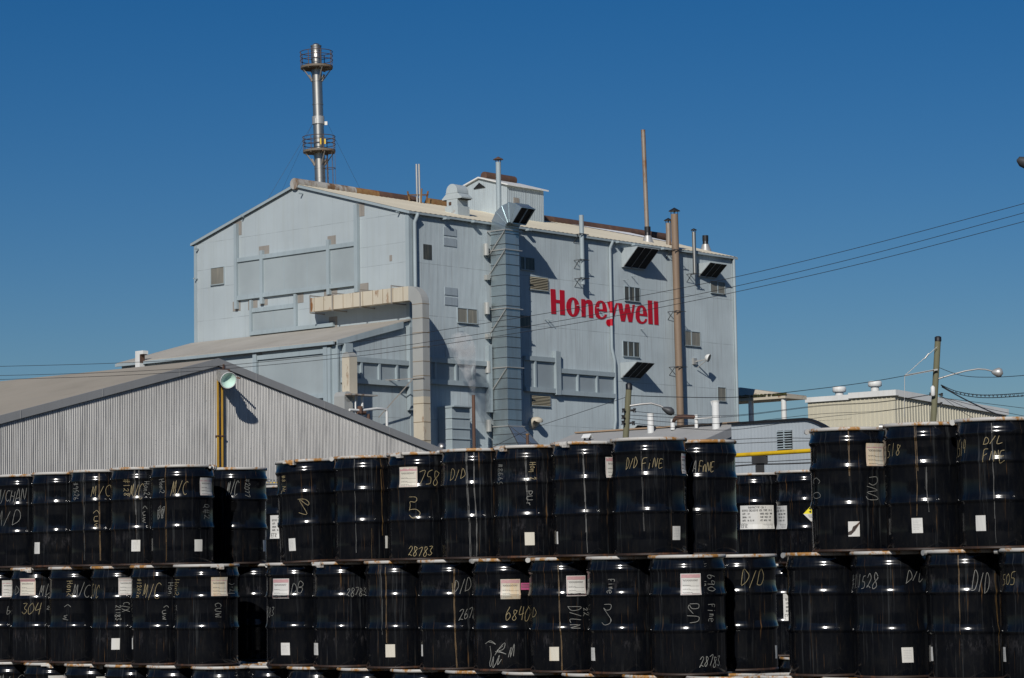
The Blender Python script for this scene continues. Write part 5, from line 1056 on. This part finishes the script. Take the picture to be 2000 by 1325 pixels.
            t_.part('shipping_label', mb, [M['label'], M['ink']])
        elif kd == 'd':    # diamond placard
            s0, z_c = px2(mk[1], mk[2]); h_ = .075; mb = MB(); s0 += h_
            for (a, b), mi in (((1, 0), 0), ((-1, 0), 1)):
                v = []; n_ = 10
                for i in range(n_+1): u = -1+2*i/n_; v += [S(s0+u*h_, z_c, .002), S(s0+u*h_, z_c+a*h_*(1-abs(u)), .002)]
                mb.add(v, [(2*i, 2*i+2, 2*i+3, 2*i+1) for i in range(n_)], mi)
            for k in range(3):
                a0 = R(90+120*k-30+60); v = [S(s0+.008*math.cos(a0+R(30)), z_c+.036+.008*math.sin(a0+R(30)), .003)]
                v = [S(s0+rr_*math.cos(a0+R(q)), z_c+.034+rr_*math.sin(a0+R(q)), .003) for rr_, q in ((.006, -30), (.026, -30), (.027, 0), (.026, 30), (.006, 30))]; mb.add(v, [(0, 1, 2, 3, 4)], 2)
            for k in range(3): ribbon(mb, [(s0-.03+.006*k, z_c-.012-.012*k), (s0+.03-.006*k, z_c-.012-.012*k)], .003, .003, 2)
            t_.part('diamond_placard', mb, [M['hazyellow'], M['label'], M['black']])
        elif kd == 'g':    # magenta tag
            _, x0, y0, x1, y1 = mk; s0, zt = px2(x0, y0); s1, zb = px2(x1, y1); mb = MB(); patch(mb, s0, s1, zb, zt, .006); 
            for k in range(3): ribbon(mb, [(s0+.006, zt-.012-.012*k), (s1-.006, zt-.012-.012*k)], .003, .0075, 1)
            t_.part('magenta_tag', mb, [M['magenta'], M['ink']])
        elif kd == 'torn':
            _, x0, y0, x1, y1 = mk; s0, zt = px2(x0, y0); s1, zb = px2(x1, y1); mb = MB(); patch(mb, s0, s1, zb, zt)
            cs = [(.1, .15), (.45, .35), (.3, .5), (.65, .6), (.95, .95), (.75, .8), (.5, .45), (.25, .3)]
            v = [S(s0+(s1-s0)*a, zb+(zt-zb)*b, .0035) for a, b in [(0, .1), (.25, .12), (.6, .38), (1, .85), (1, .98), (.7, .78), (.42, .66), (.3, .42), (0, .3)]]; mb.add(v, [tuple(range(9))], 1)
            t_.part('torn_label', mb, [M['label'], M['chime']])
    return t_
def lineY(P, D, px):         # where the vertical plane through the column px meets a ground line
    k = (px-1000)/FPX/1.0
    # X = k*Y (to first order), with the small roll and pitch of the camera
    c = atY(px, 1112, 100.0); k = c.x/100.0
    t = (k*P[1]-P[0])/(D[0]-k*D[1]); return P[1]+D[1]*t
LA = ((-2.954, 21.87), (.748, -.664)); LB = ((1.057, 18.52), (.72, -.69)); LC = ((2.928, 17.1), (.69, -.72))
Z1, Z2, Z3 = 2*HD, HD, 0.0
def row(line, z, items):
    for it in items:
        px, Y, lab, marks = it[:4]; kw = it[4] if len(it) > 4 else {}
        drum(px, lineY(*line, px) if Y is None else Y, z, lab, marks, **kw)
# top row
row(LA, Z1, [
 (45, None, 'leftmost drum of the top row with two lines of white writing', [('t', 'M/CHAN', -3, 955, 52, 980, 0, 'w'), ('t', 'M/D', -4, 997, 42, 1026, 0, 'w')]),
 (121, None, 'second drum from the left in the top row, unmarked but for a narrow white label', [('q', 68, 1060, 78, 1082, 'w')]),
 (197, None, 'third drum from left in the top row, yellow M/C and a vertical number', [('t', '#9526', 144, 943, 154, 978, 1, 'w'), ('r', [[(164, 925), (165, 1000), (166, 1095)]], 'w', 4), ('r', [[(193, 925), (194, 1000), (196, 1095)]], 'y', 5), ('t', 'M/C', 178, 948, 217, 970, 0, 'y'), ('t', '(uw', 184, 994, 196, 1034, 1, 'y')]),
 (277.5, None, 'fourth top row drum from left, vertical Hon2, M/C and a white square label', [('t', '#128', 242, 936, 254, 970, 1, 'y'), ('r', [[(263, 916), (266, 1000), (268, 1095)]], 'w', 5), ('r', [[(272, 916), (273, 960)]], 'w', 3), ('t', 'M/C', 255, 942, 281, 970, 0, 'y'), ('t', 'Hon2', 281, 940, 293, 968, 1, 'w'), ('t', '(uw', 279, 985, 289, 1022, 1, 'w'), ('q', 257, 1055, 274, 1077, 'w')]),
 (357, None, 'fifth top row drum from left, M/C and a pink headed label near its edge', [('t', 'Hon2', 312, 936, 322, 964, 1, 'w'), ('t', 'M/C', 336, 940, 368, 968, 0, 'y'), ('h', 391, 933, 414, 968, 'w'), ('r', [[(324, 914), (325, 1095)]], 'y', 3), ('t', '@@', 309, 985, 324, 1008, 0, 'w'), ('t', 'Q#2', 397, 983, 410, 1015, 1, 'w'), ('q', 380, 1054, 395, 1077, 'w')], dict(bolt=('c', .93))),
 (461, 22.62, 'last drum of the left top row, slanting M/C and a vertical number', [('t', 'M/C', 444, 936, 467, 968, 0, 'w'), ('t', '#2077', 479, 935, 488, 972, 1, 'w'), ('q', 514, 1055, 521, 1077, 'w')]),
])
row(LB, Z1, [
 (611, None, 'tilted drum leaning left at the start of the middle top row', [('t', '#8.NL', 558, 927, 565, 963, 1, 'y'), ('p', [[(587, 975), (600, 975), (608, 981), (606, 987), (590, 976), (604, 1004), (588, 1001)]], 'y'), ('q', 566, 1051, 579, 1075, 'w')], dict(bolt=('c', -.48), tilt=-R(1.9))),
 (719, None, 'streaked top row drum without writing, right of the tilted drum', [('q', 753, 1047, 757.5, 1071, 'w'), ('r', [[(694, 890), (695, 960), (696, 1080)]], 'w', 2), ('r', [[(745, 892), (747, 960), (748, 1085)]], 'y', 4), ('r', [[(727, 1032), (726, 1092)]], 'y', 1)], dict(bolt=('n', -.97))),
 (826, None, 'top row drum with hazard label, 758 and yellow 28783 near its foot', [('h', 783, 913, 817.5, 951, 'r'), ('t', '758', 820, 918, 861, 946, 0, 'y'), ('p', [[(801, 971), (813, 971), (816, 976), (812, 981), (803, 980), (803, 988), (801, 998)], [(801, 996), (814, 995), (822, 1002), (818, 1009), (808, 1012), (801, 1006)]], 'y'), ('t', '28783', 798, 1068, 846, 1086, 0, 'y')], dict(bolt=('c', -.62))),
 (932, None, 'top row drum marked D/D with two long rusty white runs down its middle', [('t', 'D/D', 882, 918, 912, 938, 0, 'y'), ('r', [[(914, 884), (915, 940), (919, 1010), (920, 1092)]], 'w', 5), ('r', [[(928, 884), (928, 950), (932, 1030), (931, 1092)]], 'w', 5)], dict(bolt=('n', -.98))),
 (1038, None, 'top row drum with vertical #8665 and Hon 2, one blank label low', [('t', '#8665', 976, 906, 986, 948, 1, 'w'), ('t', 'Hon 2', 1038, 902, 1052, 938, 1, 'y'), ('r', [[(1030, 884), (1032, 980)]], 'w', 4), ('t', 'PUr', 1030, 957, 1043, 990, 1, 'w'), ('q', 1026, 1040, 1045, 1065, 'r')], dict(bolt=('c', -.72))),
 (1152, None, 'top row drum whose label is cut off by the FINE drum beside it', [('r', [[(1143, 882), (1146, 960), (1148, 1080)]], 'w', 5), ('h', 1186, 893, 1218, 934, 'w'), ('q', 1088, 1039, 1091, 1063, 'w')], dict(bolt=('c', -.6))),
 (1272, None, 'biggest looking top drum, marked D/D FINE in yellow', [('t', 'D/D', 1227, 893, 1250, 916, 0, 'y'), ('t', 'FiNE', 1257, 895, 1300, 916, 0, 'y'), ('h', 1335, 886, 1346, 926, 'w'), ('t', 'Fine', 1339, 950, 1346, 986, 1, 'w'), ('q', 1315, 1028, 1330, 1055, 'w'), ('r', [[(1258, 870), (1259, 950), (1261, 1080)]], 'w', 2), ('r', [[(1339, 940), (1340, 1010), (1341, 1080)]], 'y', 4)], dict(bolt=('n', -.97))),
 (1371, 19.05, 'last drum of the middle top row, FINE in yellow and a 12 at its edge', [('t', '/A', 1350, 898, 1366, 925, 0, 'w'), ('t', 'FnNE', 1370, 900, 1400, 921, 0, 'y'), ('t', '12', 1433, 901, 1442, 922, 0, 'w')]),
])
row(LC, Z1, [
 (1665, None, 'first drum of the right top row with torn white label and rust stained hazard label', [('h', 1697, 866, 1731, 911, 'r'), ('t', 'CvO', 1593, 933, 1608, 975, 1, 'w'), ('p', [[(1702, 933), (1716, 932), (1717, 942), (1709, 948), (1701, 944)], [(1697, 950), (1717, 958), (1697, 962), (1715, 970), (1716, 976), (1700, 976), (1695, 970)]], 'w'), ('r', [[(1664, 840), (1664, 930)]], 'y', 3), ('torn', 1659, 1019, 1681, 1048)], dict(bolt=('n', -.985))),
 (1813, None, 'middle drum of the right top row numbered 1518 with a thin ochre run', [('t', '1518', 1736, 868, 1768, 893, 0, 'y'), ('r', [[(1796, 832), (1797, 880), (1798, 930), (1796, 1008)]], 'y', 5), ('r', [[(1816, 912), (1815, 960), (1818, 1000)]], 'w', 5), ('q', 1784, 1012, 1805, 1041, 'w')], dict(bolt=('n', -.97))),
 (1957, None, 'rightmost top drum marked D/L FINE in yellow', [('t', '1514', 1872, 858, 1896, 888, 0, 'y'), ('t', 'D/L', 1929, 852, 1968, 868, 0, 'y'), ('t', 'FINE', 1928, 878, 1970, 900, 0, 'y'), ('q', 1910, 1007, 1929, 1037, 'w'), ('r', [[(1945, 826), (1946, 1060)]], 'w', 3)], dict(bolt=('n', -.99))),
 (2112, None, 'drum beyond the right edge of the photo ending the right top row', []),
])
# middle row
row(LA, Z2, [
 (10, None, 'leftmost drum of the middle row, hazard label cut by its neighbour and 2 lb', [('h', 4, 1134, 30, 1166, 'w'), ('t', '2 lb', -10, 1183, 22, 1198, 0, 'w')]),
 (82, None, 'middle row drum marked 304 in yellow under a rust streaked label', [('h', 41, 1130, 70, 1163, 'r'), ('t', 'D', 30, 1146, 39, 1162, 0, 'w'), ('t', 'ML', 77, 1141, 100, 1165, 0, 'w'), ('t', '304', 44, 1178, 83, 1200, 0, 'y'), ('t', '2', 91, 1184, 98, 1192, 0, 'w')], dict(bolt=('c', -.4))),
 (156, None, 'middle row drum with vertical Hon 2, M/C and a lone 3', [('t', 'Hon2', 131, 1134, 144, 1166, 1, 'y'), ('t', 'M/C', 143, 1140, 176, 1165, 0, 'w'), ('t', '( w', 125, 1178, 140, 1212, 1, 'w')]),
 (240, None, 'middle row drum with yellow K, vertical 21183 and labels high and low', [('t', 'C/C', 180, 1140, 196, 1166, 0, 'y'), ('h', 232, 1129, 262, 1162, 'w'), ('t', '21183', 226, 1182, 236, 1212, 1, 'w'), ('t', 'C/Xv', 240, 1176, 254, 1202, 1, 'w'), ('q', 218, 1247, 234, 1269, 'w')]),
 (318, None, 'middle row drum with M/C in yellow between vertical numbers', [('t', '#1262n', 269, 1130, 277, 1168, 1, 'y'), ('t', 'M/C', 281, 1137, 315, 1167, 0, 'y'), ('t', 'Hon', 328, 1138, 338, 1162, 1, 'w'), ('t', '(uw', 318, 1180, 330, 1212, 1, 'w'), ('q', 257, 1246, 260, 1268, 'w')]),
 (403, None, 'middle row drum with hazard label right of centre over vertical UW and a barcode shadow', [('t', 'Hon2', 342, 1132, 350, 1164, 1, 'y'), ('h', 412, 1128, 443, 1164, 'r'), ('t', ')-21', 446, 1138, 458, 1162, 1, 'w'), ('t', 'CUW', 421, 1177, 432, 1207, 1, 'w'), ('t', 'w', 344, 1181, 348, 1194, 1, 'w')], dict(bolt=('c', .40))),
 (505, 22.75, 'unmarked middle row drum set back under the gap between the left and middle stacks', [], dict(bolt=('n', .26))),
])
row(LB, Z2, [
 (583, None, 'middle row drum with tilted white label, DB and crossed out 883', [('h', 533, 1131, 564, 1169, 'w'), ('t', 'DB', 568, 1138, 592, 1159, 0, 'w'), ('t', '883', 517, 1184, 536, 1205, 0, 'w'), ('q', 548, 1256, 565, 1280, 'w')]),
 (675, None, 'middle row drum numbered 28783 at shoulder height with a narrow low label', [('t', '28783', 676, 1148, 714, 1163, 0, 'w'), ('q', 611, 1256, 620, 1280, 'w')], dict(bolt=('c', -.75))),
 (780, None, 'middle row drum with a broad ochre run down to a rust stained square label', [('r', [[(753, 1108), (754, 1150), (753, 1200), (753, 1256)]], 'y', 7), ('r', [[(744, 1112), (746, 1170), (745, 1240)]], 'w', 5), ('q', 751.5, 1259, 770, 1284, 'r')]),
 (885, None, 'middle row drum with D/D and an orange run beside number 2678', [('r', [[(888, 1112), (887, 1160), (888, 1220), (891, 1310)]], 'y', 7), ('t', 'V', 882, 1138, 890, 1160, 0, 'y'), ('t', 'D/D', 886, 1130, 920, 1155, 0, 'w'), ('t', '2678', 896, 1188, 930, 1209, 0, 'w'), ('q', 821, 1259, 824, 1282, 'w')]),
 (991, None, 'middle row drum with magenta tag, number 68400 and a scribbled figure below', [('h', 977, 1132, 1015, 1170, 'r'), ('g', 1016, 1139, 1034, 1152), ('t', '6840', 985, 1186, 1034, 1211, 0, 'y'),
   ('p', [[(952, 1254), (960, 1256), (966, 1259), (956, 1252), (946, 1258)], [(964, 1280), (975, 1264), (984, 1256), (981, 1268), (968, 1272), (980, 1262)], [(965, 1273), (977, 1275), (986, 1278), (972, 1272)], [(955, 1262), (957, 1280), (954, 1296), (956, 1302), (962, 1282), (960, 1304), (966, 1296), (973, 1280), (969, 1299), (977, 1288)], [(990, 1284), (996, 1264), (994, 1284), (1002, 1258), (1000, 1282)]], 'w')], dict(bolt=('n', -.93))),
 (1103, None, 'middle row drum with ochre run, DIL written downward and a hazard label under a shadow', [('t', 'D', 1038, 1187, 1048, 1206, 0, 'y'), ('h', 1106, 1125, 1143, 1164, 'w'), ('t', 'D/LN', 1110, 1183, 1134, 1230, 1, 'w'), ('t', '22', 1138, 1186, 1148, 1204, 1, 'w'), ('r', [[(1091, 1104), (1092, 1150), (1092, 1200), (1095, 1260), (1095, 1310)]], 'y', 7), ('q', 1070.5, 1264, 1089, 1291, 'r')], dict(bolt=('n', -.93))),
 (1219, None, 'middle row drum with Fine and C-D written downward, half covered label at left', [('t', 'Fine', 1187, 1130, 1201, 1160, 1, 'w'), ('p', [[(1179, 1181), (1192, 1181), (1191, 1190), (1183, 1192), (1178, 1188), (1191, 1208), (1192, 1214)], [(1191, 1208), (1190, 1217), (1180, 1221), (1174, 1216)]], 'w'), ('q', 1151.5, 1265, 1159, 1291, 'w')], dict(bolt=('n', .85))),
 (1342, None, 'biggest middle row drum with a plain hazard label, 690 and 28783 slanting at its foot', [('h', 1329, 1121, 1368, 1162, 'w'), ('t', '690', 1380, 1121, 1395, 1157, 1, 'w'), ('t', 'in', 1375, 1133, 1380, 1146, 1, 'w'), ('p', [[(1346, 1180), (1362, 1180), (1362, 1188), (1350, 1189), (1345, 1182), (1343, 1188), (1352, 1199)], [(1340, 1203), (1362, 1205), (1360, 1214), (1345, 1217)]], 'w'), ('t', 'Fine', 1382, 1179, 1396, 1216, 1, 'w'), ('t', '28783', 1362, 1282, 1402, 1302, 0, 'w')]),
 (1444, 18.95, 'middle row drum marked D/D beside the dark gap', [('t', 'D/D', 1447, 1115, 1492, 1143, 0, 'y'), ('q', 1510, 1261, 1516, 1286, 'w')]),
])
row(LC, Z2, [
 (1613, None, 'scuffed middle row drum at the start of the right stack, no writing', [('r', [[(1539, 1100), (1540, 1165)]], 'y', 5)], dict(bolt=('n', -.985))),
 (1741, None, 'middle row drum numbered 11528 with D/L and a square label', [('t', '#11528', 1664, 1120, 1716, 1150, 0, 'w'), ('t', 'D/L', 1769, 1113, 1802, 1137, 0, 'w'), ('q', 1756, 1265, 1778, 1294, 'w')]),
 (1888, None, 'middle row drum with a thick white D/D and yellow runs', [('t', 'D/D', 1897, 1118, 1932, 1156, 0, 'w'), ('r', [[(1873, 1085), (1873, 1120), (1872, 1170), (1873, 1240)]], 'y', 5), ('r', [[(1942, 1120), (1943, 1160), (1946, 1200), (1946, 1310)]], 'y', 5), ('q', 1814, 1264, 1818, 1292, 'w')], dict(bolt=('n', -.93))),
 (2035, None, 'rightmost drum of the middle row numbered 505', [('t', '505', 1959, 1118, 1985, 1142, 0, 'y'), ('q', 1948, 1265, 1960, 1294, 'w')], dict(bolt=('n', -.98))),
])
# bottom row, only rims and shoulders in view
row(LA, Z3, [(28, None, 'first bottom row drum at the left edge with white scrawl', [('t', 'M/ C', 0, 1318, 46, 1340, 0, 'w')]),
 (108, None, 'bottom row drum with ring bolt and a label just showing, left', [('h', 95, 1320, 127, 1352, 'w')], dict(bolt=('c', -.15))),
 (188, None, 'bottom row drum third from left with ring bolt at its right', [('h', 188, 1322, 212, 1354, 'w')], dict(bolt=('c', .1))),
 (267, None, 'bottom row drum fourth from left', []), (348, None, 'bottom row drum fifth from left', []), (437, None, 'bottom row drum sixth from left with a long clear rim', []), (532, 22.4, 'bottom row drum whose plain rim lies between the left and middle stacks', [])])
row(LB, Z3, [(532, None, 'bottom row drum with rusty marks at the start of the middle stack', []), (625, None, 'second bottom row drum of the middle stack', []), (724, None, 'third bottom row drum of the middle stack', []), (829, None, 'fourth bottom row drum of the middle stack', []), (937, None, 'fifth bottom row drum of the middle stack', []), (1049, None, 'sixth bottom row drum of the middle stack', []), (1167, None, 'seventh bottom row drum of the middle stack', []), (1286, None, 'eighth bottom row drum of the middle stack, under the 28783 drum', []), (1412, None, 'ninth bottom row drum of the middle stack below the frame', [])])
row(LC, Z3, [(1545, None, 'first bottom drum of the right stack below the frame', []), (1676, None, 'second bottom drum of the right stack below the frame', []), (1812, None, 'third bottom drum of the right stack below the frame', []), (1960, None, 'fourth bottom drum of the right stack below the frame', [])])
# rear stacks
ZB = -.075
row(LA, Z1+ZB, [(560, 25.3, 'rear drum seen through the gap left of the tilted drum, white shipping label', [('E', 530, 1007, 553, 1052, -.175)], {}),
 (1480, 23.95, 'rear drum in the right gap with a whole radioactive shipping label', [('E', 1448, 988, 1518, 1033, -.165)], dict(bolt=('n', .87))),
 (1578, 23.45, 'rear drum in the right gap with a yellow diamond placard', [('E', 1530, 988, 1541, 1033, -.545), ('d', 1572, 1004)], {}),
 (1380, 24.5, 'rear drum hidden behind the end of the middle top row', [])])
row(LA, Z2+ZB, [(1531, 23.8, 'rear middle row drum whose label shows in the right gap', [('E', 1524, 1160, 1590, 1211, -.015)], {}), (1430, 24.3, 'rear middle row drum left of the right gap', []), (608, 25.1, 'rear middle row drum behind the gap at left', []), (1628, 23.8, 'rear middle row drum behind the right stack', [])])
row(LA, ZB, [(1578, 23.5, 'rear bottom drum with its rim just showing in the right gap', []), (1480, 24, 'rear bottom drum left of the right gap', []), (560, 25.3, 'rear bottom drum behind the left gap', [])])
import itertools
for (a, x1, y1, z1), (b, x2, y2, z2) in itertools.combinations(allpos, 2):
    if abs(z1-z2) < .5 and math.hypot(x1-x2, y1-y2) < .572: print('OVERLAP', a, b, round(math.hypot(x1-x2, y1-y2), 3), z1, z2)
# timber under the front rows
for k, (P_, a, b) in enumerate([(LA, 0, 500), (LB, 520, 1460), (LC, 1500, 2050)]):
    ya_, yb_ = lineY(*P_, a), lineY(*P_, b); A0 = atY(a, 1112, ya_); B0 = atY(b, 1112, yb_); mb = MB(); nrm = Vector((P_[1][1], -P_[1][0], 0))
    for s_ in (-.2, .2): mb.bar(Vector((A0.x, A0.y, -.04))+nrm*s_, Vector((B0.x, B0.y, -.04))+nrm*s_, .1, .07)
    Thing('dunnage_boards', ('left', 'middle', 'right')[k]+' run of boards under the front drum stacks', 'boards', W, (A0.x, A0.y, -.075), 'boards under the drums', mb=mb, mat=M['wood'])
